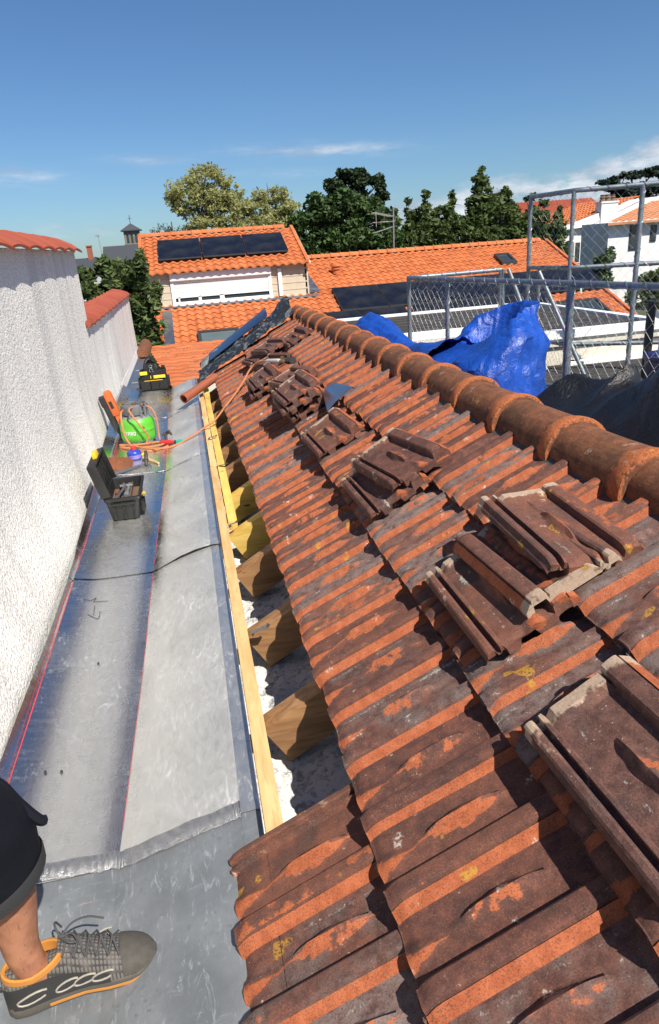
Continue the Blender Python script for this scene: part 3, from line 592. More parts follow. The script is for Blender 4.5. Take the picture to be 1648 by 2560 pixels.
# insulation
m = MB(); rows = []
for i in range(190):
    Y = .95 + i * .035; row = []
    for j in range(34):
        x = -.12 + j * .03; z = -.105 + .16 * (j / 33.) + .02 * nz(x * 9, Y * 9, 1) + .018 * nz(x * 22, Y * 22, 3) + .012 * nz(x * 50, Y * 50, 5)
        row.append((x + .01 * nz(x * 20, Y * 20, 7), Y, z))
    rows.append(row)
m.grid(rows, flip=True); tag(m.build('loose_insulation', INSUL), 'white fluffy loose fill insulation lying between the rafters', 'insulation', kind='stuff')
# small grey clips, far terracotta pipe
for k, (a, b) in enumerate((((.066, 4.31, .140), (.128, 4.25, .165)), ((.068, 3.25, .140), (.11, 3.225, .16)), ((.075, 2.18, .135), (.14, 2.155, .166)), ((.04, 5.05, .148), (.10, 5.02, .16)))):
    a, b = Vector(a), Vector(b); d = (b - a); L_ = d.length; d.normalize(); M = Matrix.Translation(a) @ Matrix((d, Vector((0, 0, 1)).cross(d).normalized(), d.cross(Vector((0, 0, 1)).cross(d).normalized()))).transposed().to_4x4()
    m = MB(); m.box((0, -.012, 0), (L_, .012, .002), M); m.box((0, -.012, -.012), (.002, .012, 0), M); m.box((L_ * .9, -.012, .002), (L_ * .93, .012, .008), M)
    o = m.build('metal_clip', ZINC2); tag(o, ['bent grey metal clip on the yellow batten between the rafters past the yellow pair', 'bent grey metal clip just above the nearer yellow rafter', 'bent grey metal clip nearest the camera, beside the second brown rafter', 'small grey clip farthest away on the yellow batten near the hose'][k], 'metal clip', 'metal clips on the batten')
m = MB(); rows = []
pa, pb = Vector((-.13, 6.53, .17)), Vector((.20, 6.88, .285)); ax = (pb - pa).normalized(); sd = ax.cross(Vector((0, 0, 1))).normalized(); up = sd.cross(ax)
for i in range(9):
    c = pa.lerp(pb, i / 8); r = .042 + (.004 if i < 1 else 0); rows.append([c + sd * r * cos(a) + up * r * sin(a) for a in [pi * 2 * j / 14 for j in range(14)]])
m.grid(rows, closed_v=True); m.grid([[c + (p - c) * .8 for p in r] for r, c in ((rows[k], pa.lerp(pb, k / 8)) for k in range(9))], closed_v=True, flip=True); R = rows
m.grid([rows[0], [pa + (p - pa) * .8 for p in rows[0]]], closed_v=True, flip=True)
tag(m.build('clay_pipe', COPPERPIPE), 'short terracotta pipe lying across the far end of the batten', 'pipe')

# ================================================================== LOOSE TILES
def loose_tile(head_left, lift, label, flip=False, yaw=0.0, tilt=0.0, pitch=0.0):
    """head_left: (s, Y) of the far downslope corner; the tile lies on the roof with its head away from the camera (flip: towards it)"""
    a = AL - tilt; RD = Vector((cos(a), 0, sin(a))); n = Vector((-sin(a), 0, cos(a)))
    o = bpy.data.objects.new('loose_tile', TML[random.randrange(8)]); COL.objects.link(o)
    ut, wt = (YD, -RD) if not flip else (-YD, RD)
    q = Matrix.Rotation(yaw, 3, n) @ Matrix.Rotation(pitch, 3, RD); ut = q @ ut; wt = q @ wt; nn = ut.cross(wt)
    p = slope(head_left[0], head_left[1], lift)
    org = p - ut * .418 - wt * .238 if not flip else p
    o.matrix_world = Matrix.Translation(org) @ Matrix((ut, wt, nn)).transposed().to_4x4()
    return tag(o, label, 'roof tile', 'loose tiles lying on the roof')
def sY(X): return (X + .068) / cos(AL)
B0 = .042
loose_tile((.728, 1.015), B0 + .006, 'largest loose tile, lone and nearest the camera at the right edge, mossy at its head', yaw=.03)
loose_tile((.757, 1.685), B0, 'bottom tile of the near pile of three, its pale double rail sticking out left')
loose_tile((.895, 1.69), B0 + .030, 'middle tile of the near pile of three, turned with its pale head towards the camera', flip=True, yaw=.05, tilt=.1)
loose_tile((1.01, 1.725), B0 + .085, 'top tile of the near pile of three, pale at its head', yaw=-.02, tilt=.5, pitch=.03)
loose_tile((.72, 2.66), B0, 'lower tile of the pair in the middle of the roof', yaw=.03)
loose_tile((.80, 2.66), B0 + .045, 'upper tile of the pair in the middle of the roof', yaw=.14, tilt=.05)
loose_tile((.69, 3.50), B0 + .012, 'single loose tile between the pair and the stack of four, yellow lichen on its lip', yaw=.04)
for k, (dy, dx, yw) in enumerate(((0, .01, .02), (.03, 0, .06), (-.01, -.005, .0), (.02, .012, .05))):
    loose_tile((.68 + dx, 4.31 + dy), B0 + .034 * k, ['bottom tile of the stack of four beside the blue zinc offcut', 'second tile up in the stack of four beside the blue zinc offcut', 'third tile up in the stack of four beside the blue zinc offcut', 'topmost tile of the stack of four beside the blue zinc offcut'][k], yaw=yw)
loose_tile((.70, 4.86), B0, 'lower tile beside the torch pile, under the whitish broken one', yaw=.05)
loose_tile((.71, 4.90), B0 + .045, 'whitish broken looking tile between the stack of four and the torch pile', yaw=.2, tilt=.1)
loose_tile((.56, 5.48), B0, 'lower tile of the pile under the blowtorch handle, overhanging left', yaw=-.05)
loose_tile((.57, 5.50), B0 + .040, 'upper tile of the pile under the blowtorch, pale rail on the left', yaw=.04)
loose_tile((.66, 6.0), B0 + .02, 'tile leaning just beyond the blowtorch', yaw=.3, tilt=.15)
loose_tile((.62, 6.55), B0 + .01, 'whitish tile far up by the black film, with the pink tinge', yaw=.15)
loose_tile((.74, 6.45), B0 + .05, 'tile resting over the whitish one near the black film', yaw=.25, tilt=.1)
loose_tile((1.0, 6.35), B0 - .01, 'farthest loose tile, high up close to the ridge end', yaw=.08)
# blue-grey zinc offcut
m = MB(); Q = [slope(sY(.705) , 3.66, .055), slope(sY(.755), 3.97, .075), slope(sY(.815), 3.94, .08), slope(sY(.845), 3.56, .085), slope(sY(.715), 3.48, .06)]
Q = [slope(sY(.70), 3.52, .075), slope(sY(.755), 3.97, .06), slope(sY(.835), 3.93, .065), slope(sY(.865), 3.56, .09)]
m.grid([[Q[0].lerp(Q[3], j / 6) .lerp(Q[1].lerp(Q[2], j / 6), i / 6) + ND * (.008 * sin(pi * j / 6)) for j in range(7)] for i in range(7)]); m.grid([[Q[0].lerp(Q[3], j / 6).lerp(Q[1].lerp(Q[2], j / 6), i / 6) + ND * (.008 * sin(pi * j / 6) - .0015) for j in range(7)] for i in range(7)], flip=True)
e = Q[3]; m.grid([[Q[3].lerp(Q[2], i / 4), Q[3].lerp(Q[2], i / 4) + UD * .004 - ND * .02] for i in range(5)], flip=True)
tag(m.build('zinc_offcut', BLUEZINC), 'small blue grey sheet metal offcut lying on the old tiles', 'metal offcut')
# verge: black film and zinc strip along the far end
vr = thing('verge_cover', 'crumpled black plastic film and grey zinc strip covering the far roof end', 'roof cover', (.6, 7.7, .4))
m = MB(); rows = []
for i in range(60):
    t = i / 59; X = .05 + 1.02 * t; base = slope(sY(X), 0, 0).z; row = []
    for j in range(16):
        v = j / 15; Y = 7.22 + .62 * v; z = base + .03 + .09 * sin(pi * min(1, v * 1.1)) * (.55 + .5 * t) + .045 * abs(nz(X * 13 - Y * 5, Y * 9, 11)) + .02 * nz(X * 9, Y * 9, 1) + .012 * abs(nz(X * 21, Y * 16, 4)); z += .09 * exp(-((t - .95) / .1) ** 2) * sin(pi * v) * .8
        row.append((X + .02 * nz(X * 7, Y * 7, 8), Y - .03 * nz(X * 8, v, 3), z))
    rows.append(row)
m.grid(rows); m.build('black_film', BLACKFILM, vr)
m = MB(); rows = []
for i in range(34):
    t = i / 33; X = .10 + .5 * t; base = slope(sY(X), 0, 0).z; row = []
    for j in range(12):
        a = j / 11 * pi * 1.25; row.append((X - .02 + .015 * nz(X * 16, a, 1), 7.72 - .10 * cos(a) + .02 * nz(X * 13, a * 2, 6), base + .06 + .11 * sin(a) * (.65 + .3 * sin(pi * t)) + .016 * nz(X * 18, a * 3, 2)))
    rows.append(row)
m.grid(rows); m.build('grey_film', GREYFILM, vr)
m = MB(); rows = []
for i in range(20):
    t = i / 19; X = .18 + .66 * t; base = slope(sY(X), 0, 0).z
    rows.append([(X, 7.50, base + .13 + .02 * t), (X + .005, 7.62, base + .155 + .04 * t), (X + .01, 7.76, base + .175 + .04 * t), (X + .01, 7.77, base + .10)])
m.grid(rows); m.build('zinc_strip', BLUEZINC, vr)
# flat tile patch beyond the gutter, with a clay ridge end
fp = thing('lower_tile_roof', 'low streaked orange flat tile roof behind the black tool bag', 'roof', (0, 10, -.05)); m = MB(); rows = []
for i in range(14):
    Y = 8.05 + i * .32
    for (d, h) in ((0, .028), (.30, .0)):
        rows.append([(lerp(interp(Y, [8, 12.3], [-.27, -.72]), 1.4, k / 24), Y + d, .0 + h - .012 * (k % 3 == 0) + .004 * nz(k, i, 0)) for k in range(25)])
m.grid(rows, flip=True); m.build('flat_tiles', FLATTILE, fp, sharp=25)
m = MB(); rows = []
for i in range(10):
    Y = 10.9 + i * .15; rows.append([(-.74 + (.10 + .008 * (i % 2)) * cos(a), Y, .03 + (.12 + .008 * (i % 2)) * sin(a)) for a in [pi * j / 10 for j in range(11)]])
m.grid(rows, flip=True); m.face([len(m.v) - 110 + k for k in range(11)]); m.build('ridge_tile', RIDGE, fp)

# ================================================================== TOOLS IN THE GUTTER
def frame(o, x, y=None):
    """matrix with origin o, x axis along x (horizontal-ish), z as close to up as possible"""
    x = Vector(x).normalized(); z = Vector((0, 0, 1)); yv = z.cross(x).normalized(); z = x.cross(yv)
    return Matrix.Translation(o) @ Matrix((x, yv, z)).transposed().to_4x4()
# --- open toolbox: long axis along the gutter, lid hinged on its left long side
tb = thing('toolbox', 'open dusty black plastic toolbox with yellow latch standing in the gutter', 'toolbox', (-.5, 4.08, .006))
W0, W1, D0_, D1_, HB = .155, .200, .37, .405, .142; ox, oy, oz = -.503, 4.08, .009
def ring(k, ins=0.0, z=None, rad=.018):
    w = lerp(W0, W1, k) / 2 - ins; d = lerp(D0_, D1_, k) / 2 - ins; P = []
    for cx, cy, a0 in ((1, 1, 0), (-1, 1, 90), (-1, -1, 180), (1, -1, 270)):
        for a in (0, 30, 60, 90): P.append((ox + cx * (w - rad) + rad * cos(radians(a0 + a)), oy + cy * (d - rad) + rad * sin(radians(a0 + a)), oz + (HB * k if z is None else z)))
    return P
m = MB(); R = [ring(0, .006), ring(.02), ring(.5), ring(.86), ring(.87, -.006), ring(.99, -.007), ring(1.0, -.004), ring(1.0, .010), ring(.9, .012), ring(.12, .010)]
I = m.grid(R, closed_v=True); m.face(I[0][::-1]); m.face(I[-1])
for dx in (-.055, 0, .055):                                   # moulded ribs on the near end
    y = oy - D0_ / 2
    m.box((ox + dx - .006, y - .016, oz + .012), (ox + dx + .006, y + .002, oz + .118), bev=.002)
m.box((ox - .07, oy - D1_ / 2 - .012, oz + .100), (ox + .07, oy - D1_ / 2 + .004, oz + .112), bev=.003)
m.build('bin', DUSTYPL, tb)
m = MB(); LM = Matrix.Translation((ox - W1 / 2 - .012, oy, oz + HB + .004)) @ Matrix.Rotation(radians(8), 4, 'Z') @ Matrix.Rotation(radians(-78 - 32), 4, 'Y')
# lid: shallow tray swung up, leaning back on the wall
LM = Matrix.Translation((ox - W1 / 2 - .010, oy, oz + HB)) @ Matrix.Rotation(radians(-104), 4, 'Y')
m.box((0, -.20, -.010), (.205, .20, .004), LM, bev=.006)
for a in ((0, -.20, -.052, .205, -.188, -.006), (0, .188, -.052, .205, .20, -.006), (.193, -.19, -.052, .205, .19, -.006), (0, -.19, -.030, .012, .19, -.006)): m.box(a[:3], a[3:], LM, bev=.004)
for y in (-.12, -.04, .04, .12): m.box((.03, y - .008, -.030), (.18, y + .008, -.008), LM, bev=.003)
m.box((.06, -.15, -.022), (.075, .15, -.006), LM, bev=.003); m.build('lid', DUSTYPL, tb)
m = MB(); m.box((.19, -.05, -.045), (.235, .05, -.02), LM, bev=.004); m.build('latch', YELLOW, tb)
m = MB(); hx = ox + W1 / 2
m.grid([[(hx + .006 + .020 * t + .012 * sin(t * 5), oy - .135 + .05 * k, oz + .125 - .055 * t + .016 * sin(t * 6)) for t in [i / 8 for i in range(9)]] for k in range(2)])
m.grid([[(hx + .004 + .020 * t + .012 * sin(t * 5), oy - .135 + .05 * k, oz + .122 - .055 * t + .016 * sin(t * 6)) for t in [i / 8 for i in range(9)]] for k in range(2)], flip=True); m.build('latch', YELLOW, tb)
m = MB(); m.box((hx - .008, oy - .16, oz + .03), (hx + .014, oy - .07, oz + .095), bev=.004); m.build('hinge_block', DUSTYPL, tb)
m = MB(); m.box((ox - .085, oy - .10, oz + .075), (ox + .085, oy + .17, oz + .082)); m.box((ox + .03, oy - .18, oz + .08), (ox + .036, oy + .17, oz + .118)); m.build('inner_tray', plain('dusty_brown_tray', (.14, .085, .05), .8, var=.5), tb)
for k, (a, b, r, col, lab) in enumerate((((-.055, -.13, .105), (.0, .08, .125), .013, STEEL, 'steel gripped hammer handle lying in the open toolbox'), ((.005, -.05, .10), (.02, .12, .118), .016, GREYPL, 'grey tool barrel beside the hammer handle in the toolbox'), ((-.06, .04, .095), (-.02, .17, .112), .009, RAG, 'rusty brown rod at the far end of the open toolbox'))):
    m = MB(); a = Vector((ox, oy, oz)) + Vector(a); b = Vector((ox, oy, oz)) + Vector(b); m.tube([a, a.lerp(b, .06), a.lerp(b, .3), a.lerp(b, .34), a.lerp(b, .8), b], [r * .8, r * 1.15, r, r * .7, r * .7, r * .8], 10)
    if k == 0: m.tube([b - Vector((.035, 0, 0)), b + Vector((.04, 0, 0))], .012, 8)
    tag(m.build('hand_tool', col, sharp=40), lab, 'tool', 'tools inside the open toolbox')
# --- gas bottle
bx, by, bz = -.515, 5.74, .012
gb = thing('gas_bottle', 'squat bright green gas bottle with grey collar standing in the gutter', 'gas bottle', (bx, by, bz))
RB = .142
prof = [(.10, .012), (.125, .02), (.137, .035), (RB, .055), (RB, .085), (RB, .108), (RB + .0015, .110), (RB + .0015, .114), (RB, .116), (RB, .150), (.139, .170), (.130, .190), (.117, .205)]
m = MB(); m.lathe(prof, (bx, by, bz), 40, caps=False); m.build('body', GREEN, gb)
m = MB(); m.lathe([(.117, .205), (.10, .218), (.075, .230), (.045, .238), (.02, .242)], (bx, by, bz), 36); m.build('shoulder', plain('grey_shoulder_paint', (.20, .21, .20), .45, var=.2), gb)
m = MB()
for a0, a1 in ((190, 300), (325, 430), (85, 165)):
    rows = []
    for a in range(a0, a1 + 1, 6):
        c, s_ = cos(radians(a)), sin(radians(a)); e = .03 * smooth01(min(a - a0, a1 - a) / 18.)
        rows.append([(bx + r * c, by + r * s_, bz + z) for r, z in ((.092, .268 - e * 0), (.095, .235 + .0 * e), (.102, .268), (.105, .305), (.100, .318), (.090, .320), (.086, .305), (.088, .268))])
    m.grid(rows, closed_v=True)
    for a in (a0, (a0 + a1) // 2, a1):
        c, s_ = cos(radians(a)), sin(radians(a)); m.tube([(bx + .098 * c, by + .098 * s_, bz + .20), (bx + .098 * c, by + .098 * s_, bz + .30)], .013, 8)
m.build('collar', GREYPL, gb)
m = MB(); m.lathe([(.018, .235), (.018, .27), (.03, .272), (.03, .29), (.012, .292), (.012, .31), (.022, .312), (.022, .325)], (bx, by, bz), 14); m.tube([(bx, by, bz + .28), (bx - .05, by - .03, bz + .285)], .011, 8); m.tube([(bx - .05, by - .03, bz + .285), (bx - .09, by - .05, bz + .28)], [.02, .008], 10); m.build('valve', BRASS, gb)
m = MB()
for a in (210, 260, 310, 20, 80, 140): c, s_ = cos(radians(a)), sin(radians(a)); M = Matrix.Translation((bx, by, bz)) @ Matrix.Rotation(radians(a), 4, 'Z'); m.box((.098, -.035, .0), (.128, .035, .022), M, bev=.004)
m.lathe([(.105, .004), (.118, .004), (.118, .02), (.105, .02)], (bx, by, bz), 30, caps=False); m.build('foot_ring', GREYPL, gb)
def curved_label(poly_deg, name, mat, dr=.0016, parent=gb):
    m = MB()
    for poly in poly_deg:
        ids = [m.vert((bx + (RB + dr) * cos(radians(a)), by + (RB + dr) * sin(radians(a)), bz + z)) for a, z in poly]; m.face(ids)
    return m.build(name, mat, parent)
curved_label([[(292, .152), (297.5, .135), (292, .118), (286.5, .135)]], 'hazard_diamond', plain('dark_red_diamond', (.2, .02, .02), .5, var=.2))
def glyph_strokes(ch):
    G = {'R': [[(0, 0), (0, 1)], [(0, 1), (.6, 1), (.65, .75), (.6, .5), (0, .5)], [(.3, .5), (.65, 0)]], 'O': [[(.1, 0), (0, .2), (0, .8), (.1, 1), (.55, 1), (.65, .8), (.65, .2), (.55, 0), (.1, 0)]], 'P': [[(0, 0), (0, 1)], [(0, 1), (.6, 1), (.65, .75), (.6, .48), (0, .48)]], 'Y': [[(0, 1), (.32, .5), (.65, 1)], [(.32, .5), (.32, 0)]], 'N': [[(0, 0), (0, 1), (.65, 0), (.65, 1)]]}
    return G[ch]
m = MB(); a = 222.0
for ch in 'NYPRO':
    for st in glyph_strokes(ch):
        for (x0, z0), (x1, z1) in zip(st, st[1:]):
            L_ = sqrt((x1 - x0) ** 2 + (z1 - z0) ** 2); nx, nzz = -(z1 - z0) / L_ * .09, (x1 - x0) / L_ * .09; ex, ez = (x1 - x0) / L_ * .07, (z1 - z0) / L_ * .07
            P = [(x0 - ex + nx, z0 - ez + nzz), (x0 - ex - nx, z0 - ez - nzz), (x1 + ex - nx, z1 + ez - nzz), (x1 + ex + nx, z1 + ez + nzz)]
            m.face([m.vert((bx + (RB + .0018) * cos(radians(a + x * 8.5)), by + (RB + .0018) * sin(radians(a + x * 8.5)), bz + .088 + z * .024)) for x, z in P])
    a += 9.0 if ch != 'P' else 9.5
m.build('lettering', WHITEPVC, gb, smooth=False)
# --- hose: from the valve, coils on the sheet, then up across the batten to the torch on the tiles
hp = [(bx - .085, by - .05, bz + .28), (bx - .10, by - .13, bz + .27), (bx - .10, by - .19, bz + .18), (bx - .08, by - .21, bz + .07), (-.52, 5.42, .022), (-.43, 5.36, .018), (-.33, 5.40, .018), (-.28, 5.48, .02), (-.33, 5.56, .022), (-.45, 5.55, .02), (-.58, 5.56, .02), (-.655, 5.58, .022), (-.62, 5.50, .03), (-.5, 5.44, .034), (-.38, 5.43, .034), (-.30, 5.49, .034), (-.35, 5.545, .036), (-.5, 5.53, .036), (-.63, 5.545, .036), (-.66, 5.60, .034), (-.57, 5.49, .046), (-.45, 5.38, .040), (-.33, 5.33, .036), (-.22, 5.33, .045), (-.12, 5.34, .085), (-.03, 5.36, .125), (.05, 5.38, .165), (.10, 5.40, .185), (.20, 5.50, .262), (.30, 5.63, .335), (.40, 5.78, .415), (.455, 5.86, .475), (.51, 5.86, .525), (.56, 5.76, .558), (.585, 5.62, .575)]
m = MB(); m.tube(spline(hp, 8), .0075, 8); tag(m.build('gas_hose', HOSE), 'orange rubber gas hose coiled on the zinc and trailing up the tiles', 'hose')
m = MB(); hp2 = [(bx + .02, by - .04, bz + .30), (bx - .03, by - .16, bz + .30), (bx + .01, by - .19, bz + .22), (bx + .06, by - .19, bz + .13), (bx + .085, by - .175, bz + .07), (bx + .06, by - .19, .03), (-.40, 5.50, .045)]
m.tube(spline(hp2, 8), .007, 8); tag(m.build('gas_hose', HOSE), 'short loop of orange hose hanging down the front of the green bottle', 'hose')
m = MB(); hp3 = [(bx + .06, by - .03, bz + .31), (bx + .14, by - .07, bz + .27), (bx + .165, by - .09, bz + .18), (bx + .165, by - .11, bz + .07), (-.345, 5.58, .04)]
m.tube(spline(hp3, 8), .007, 8); tag(m.build('gas_hose', HOSE), 'orange hose hanging down the right side of the green bottle', 'hose')
# --- blowtorch
tr = thing('blowtorch', 'blowtorch with pale metal handle lying on the loose tile pile at the hose end', 'blowtorch', (.66, 5.3, .55))
A, B = Vector((.585, 5.62, .578)), Vector((.655, 5.33, .612)); Cc = Vector((.72, 5.08, .645))
m = MB(); m.tube([A, A.lerp(B, .1), A.lerp(B, .12), A.lerp(B, .95), B], [.010, .010, .017, .019, .012], 12); m.build('handle', plain('pale_grip', (.5, .5, .48), .5, var=.4), tr)
m = MB(); m.tube([B, B.lerp(Cc, .4), B.lerp(Cc, .42), B.lerp(Cc, .6)], [.008, .008, .02, .02], 10); m.tube([B.lerp(Cc, .25) + Vector((0, 0, .0)), B.lerp(Cc, .25) + Vector((0, 0, .035))], [.006, .014], 8); m.build('valve', BRASS, tr)
m = MB()
for k in range(3):
    t = .62 + .16 * k; m.tube([B.lerp(Cc, t), B.lerp(Cc, t + .1)], [.024, .028], 10)
m.tube([B.lerp(Cc, .6), Cc], .018, 10); m.build('burner_head', BLACKPL, tr)
# --- red cutter with teal grip
pl = thing('hand_cutter', 'red handled cutter with teal tip lying beside the green bottle', 'hand tool', (-.26, 5.45, .03))
a, b = Vector((-.345, 5.50, .040)), Vector((-.225, 5.44, .045))
m = MB(); m.tube([a, a.lerp(b, .2), a.lerp(b, .6), b], [.012, .018, .019, .014], 10); m.tube([a + Vector((.02, .05, -.01)), a.lerp(b, .6) + Vector((0, .035, 0)), b], [.008, .011, .012], 8); m.build('handle', REDPL, pl)
m = MB(); M = frame(b, b - a)
m.tube([b, b + (b - a) * .25], .017, 10); m.build('pivot', BLACKPL, pl)
m = MB()
for k in range(5): m.box((.022 + .011 * k, -.024 + .002 * k, -.015), (.030 + .011 * k, .024 - .002 * k, .019), M, bev=.002)
m.box((.02, -.012, -.012), (.078, .012, .012), M, bev=.003); m.build('jaw', TEAL, pl)
m = MB(); c = Vector((-.30, 5.66, .012)); m.tube([c, c + Vector((.0, .015, .055)), c + Vector((.03, .0, .075)), c + Vector((.05, -.03, .05))], [.012, .014, .013, .008], 8); m.tube([c + Vector((-.03, .01, .05)), c + Vector((.04, .01, .062))], .011, 8); tag(m.build('gas_lighter', plain('dark_brown_tool', (.05, .03, .025), .6, var=.4)), 'dark brown hand tool standing behind the red cutter', 'tool')
# --- blue flux pot
fp_ = thing('flux_pot', 'small round blue pot with red screw cap on the zinc', 'pot', (-.527, 5.205, .011)); px, py, pz = -.527, 5.205, .0115
m = MB(); m.lathe([(.045, 0), (.052, .003), (.053, .012), (.053, .05), (.049, .060), (.038, .068), (.024, .073), (.018, .074)], (px, py, pz), 28); m.build('body', BLUEPOT, fp_)
m = MB(); m.lathe([(.0537, .010), (.0537, .038)], (px, py, pz), 28, caps=False); m.build('label_band', LILAC, fp_)
m = MB(); m.lathe([(.019, .070), (.020, .074), (.020, .096), (.017, .100)], (px, py, pz), 16); m.build('cap', REDPL, fp_)
# --- soldering iron, wooden stick, yellow marker, rag, dark bar
so = thing('soldering_iron', 'small soldering iron with flat copper bit standing by the blue pot', 'soldering iron', (-.43, 4.97, .01))
m = MB(); m.prism([(-.474, 4.93, .010), (-.392, 4.915, .010), (-.398, 4.945, .026), (-.468, 4.958, .026)], (0, .012, .006)); m.build('bit', STEEL, so)
m = MB(); m.tube([(-.432, 4.94, .022), (-.428, 4.97, .06), (-.424, 4.99, .095), (-.422, 4.995, .12)], [.010, .013, .014, .011], 10); m.box((-.455, 4.955, .048), (-.41, 4.98, .066), bev=.003); m.build('handle', BLACKPL, so)
m = MB(); m.tube([(-.46, 5.16, .022), (-.40, 5.07, .02), (-.345, 4.985, .018)], [.010, .014, .008], 10); tag(m.build('wooden_handle', WOODTOOL), 'pale wooden tool handle lying beside the soldering iron', 'handle')
m = MB(); m.tube([(-.495, 5.24, .02), (-.46, 5.29, .022), (-.435, 5.30, .024)], [.011, .011, .006], 8); tag(m.build('marker_pen', YELLOW), 'short yellow marker lying behind the blue pot', 'marker')
m = MB(); m.box((-.40, 5.21, .012), (-.43, 5.34, .03), bev=.003) if False else m.tube([(-.43, 5.10, .016), (-.445, 5.20, .018), (-.45, 5.25, .02)], [.007, .009, .006], 8); tag(m.build('bit_driver', BLACKPL), 'thin dark driver lying between the marker and the wooden handle', 'tool')
m = MB(); A, B = Vector((-.688, 4.75, .034)), Vector((-.48, 4.975, .018)); m.tube([A, A.lerp(B, .7), A.lerp(B, .72), B], [.013, .013, .010, .010], 10); tag(m.build('iron_bar', plain('dark_grey_bar', (.12, .13, .14), .5, .3, var=.3)), 'dark grey round bar lying slantwise behind the open toolbox', 'bar')
m = MB(); rows = []
for i in range(26):
    row = []
    for j in range(22):
        u, v = i / 25 * 2 - 1, j / 21 * 2 - 1; r = max(0, 1 - (u * u) ** 1.3) ** .5 * max(0, 1 - (v * v) ** 1.3) ** .5
        x = -.642 + .108 * u + .012 * nz(u * 2, v * 2, 1); y = 5.06 + .12 * v + .02 * nz(u * 2.5, v * 2, 8)
        z = zat(x, y) + .008 + r * (.030 + .030 * abs(nz(u * 2.6, v * 3.2, 3)) + .016 * abs(nz(u * 6, v * 6, 5))); row.append((x, y, z))
    rows.append(row)
m.grid(rows, flip=True); tag(m.build('rag', RAG), 'crumpled rust brown rag lying behind the toolbox lid', 'rag')
# --- orange and black nailer leaning on the wall
ng = thing('nail_gun', 'orange and black nail gun leaning against the white wall behind the bottle', 'nail gun', (-.66, 6.0, .02))
M = frame((-.665, 5.98, .02), (-.10, .03, 1.0)); M = Matrix.Translation((-.615, 5.93, .045)) @ Matrix(((0, 0, 0, 0),) * 4) if False else Matrix.Translation((-.63, 5.92, .03)) @ Matrix.Rotation(radians(-14), 4, 'Y') @ Matrix.Rotation(radians(8), 4, 'X')
m = MB(); m.box((-.030, -.035, .20), (.034, .035, .40), M, bev=.012); m.box((-.020, -.028, .12), (.030, .028, .24), M, bev=.010); m.box((-.024, -.030, .38), (.026, .030, .415), M, bev=.008); m.build('housing', ORANGEPL, ng)
m = MB(); m.box((-.075, -.026, .05), (-.025, .026, .37), M, bev=.010); m.box((-.055, -.022, -.01), (-.010, .022, .14), M, bev=.008); m.box((.012, -.018, .02), (.034, .018, .13), M, bev=.005); m.box((-.080, -.03, .30), (-.03, .03, .385), M, bev=.008); m.build('grip', BLACKPL, ng)
m = MB(); m.box((-.015, -.0365, .27), (.010, -.0345, .335), M, bev=.0); m.build('badge', BLACKPL, ng); m = MB(); m.tube([M @ Vector((.02, 0, .02)), M @ Vector((.02, 0, -.02))], .010, 8); m.build('nose', STEEL, ng)
# --- tool bag
bg = thing('tool_bag', 'black and yellow tool bag with raised handle strap on the gutter', 'tool bag', (-.46, 8.12, .01)); gx, gy, gz = -.46, 8.14, .012
m = MB(); R = []
for z, w, d, b in ((0, .148, .10, .02), (.03, .160, .108, .01), (.10, .158, .106, 0), (.17, .150, .10, 0), (.225, .146, .095, 0), (.228, .138, .088, 0), (.15, .135, .085, 0)):
    row = []
    for k in range(40):
        a = 2 * pi * k / 40; c, s_ = cos(a), sin(a); q = (abs(c) ** 4 + abs(s_) ** 4) ** -.25; row.append((gx + w * c * q + .006 * nz(c * 3, s_ * 3, z * 20), gy + d * s_ * q + .006 * nz(c * 4, s_ * 4, z * 14 + 5), gz + z))
    R.append(row)
I = m.grid(R, closed_v=True); m.face(I[0][::-1]); m.face(I[-1])
for dx, w in ((-.09, .055), (.015, .05), (.105, .05)): m.box((gx + dx - w, gy - .130, gz + .015), (gx + dx + w - .01, gy - .09, gz + .12), bev=.012)
m.box((gx - .175, gy - .07, gz + .02), (gx - .14, gy + .07, gz + .14), bev=.012); m.box((gx + .14, gy - .07, gz + .02), (gx + .175, gy + .07, gz + .14), bev=.012); m.build('bag_body', BAGFAB, bg)
m = MB()
m.box((gx - .03, gy - .114, gz + .138), (gx + .135, gy - .100, gz + .172), bev=.003); m.build('trim_band', YELLOW, bg)
m = MB(); m.box((gx - .140, gy - .108, gz + .185), (gx - .06, gy - .094, gz + .222), bev=.003); m.build('trim_band', YELLOW, bg)
m = MB(); m.box((gx - .1, gy - .133, gz + .118), (gx + .1, gy - .128, gz + .123)); m.build('piping', YELLOW, bg)
m = MB()   # handle: broad padded strap standing as a loop
rows = []
for i in range(25):
    a = pi * i / 24; w = .030 + .045 * sin(a) ** 2; cx, cz = gx - .015 - .075 * cos(a), gz + .20 + .165 * sin(a)
    rows.append([(cx + (.012 if k in (1, 2) else -.0) * cos(a) * -1, gy - .03 + y, cz + dz * sin(a)) for k, (y, dz) in enumerate(((-w, 0), (-w, .014), (w, .014), (w, 0)))])
m.grid(rows, closed_v=True)
m.prism([(gx - .085, gy - .09, gz + .15), (gx + .06, gy - .09, gz + .15), (gx + .055, gy - .08, gz + .23), (gx + .02, gy - .06, gz + .325), (gx - .03, gy - .05, gz + .345), (gx - .07, gy - .06, gz + .30), (gx - .092, gy - .08, gz + .22)], (0, .014, 0)); m.box((gx - .022, gy - .118, gz + .06), (gx + .006, gy - .108, gz + .23), bev=.003); m.build('carry_strap', BAGFAB, bg)
m = MB()
for k, cz in ((0, .275), (1, .235)):
    pts = [(gx - .012 + .017 * cos(a), gy - .098 - .006 * k, gz + cz + .015 * sin(a)) for a in [2 * pi * j / 16 for j in range(17)]]; m.tube(pts, .003, 6, caps=False)
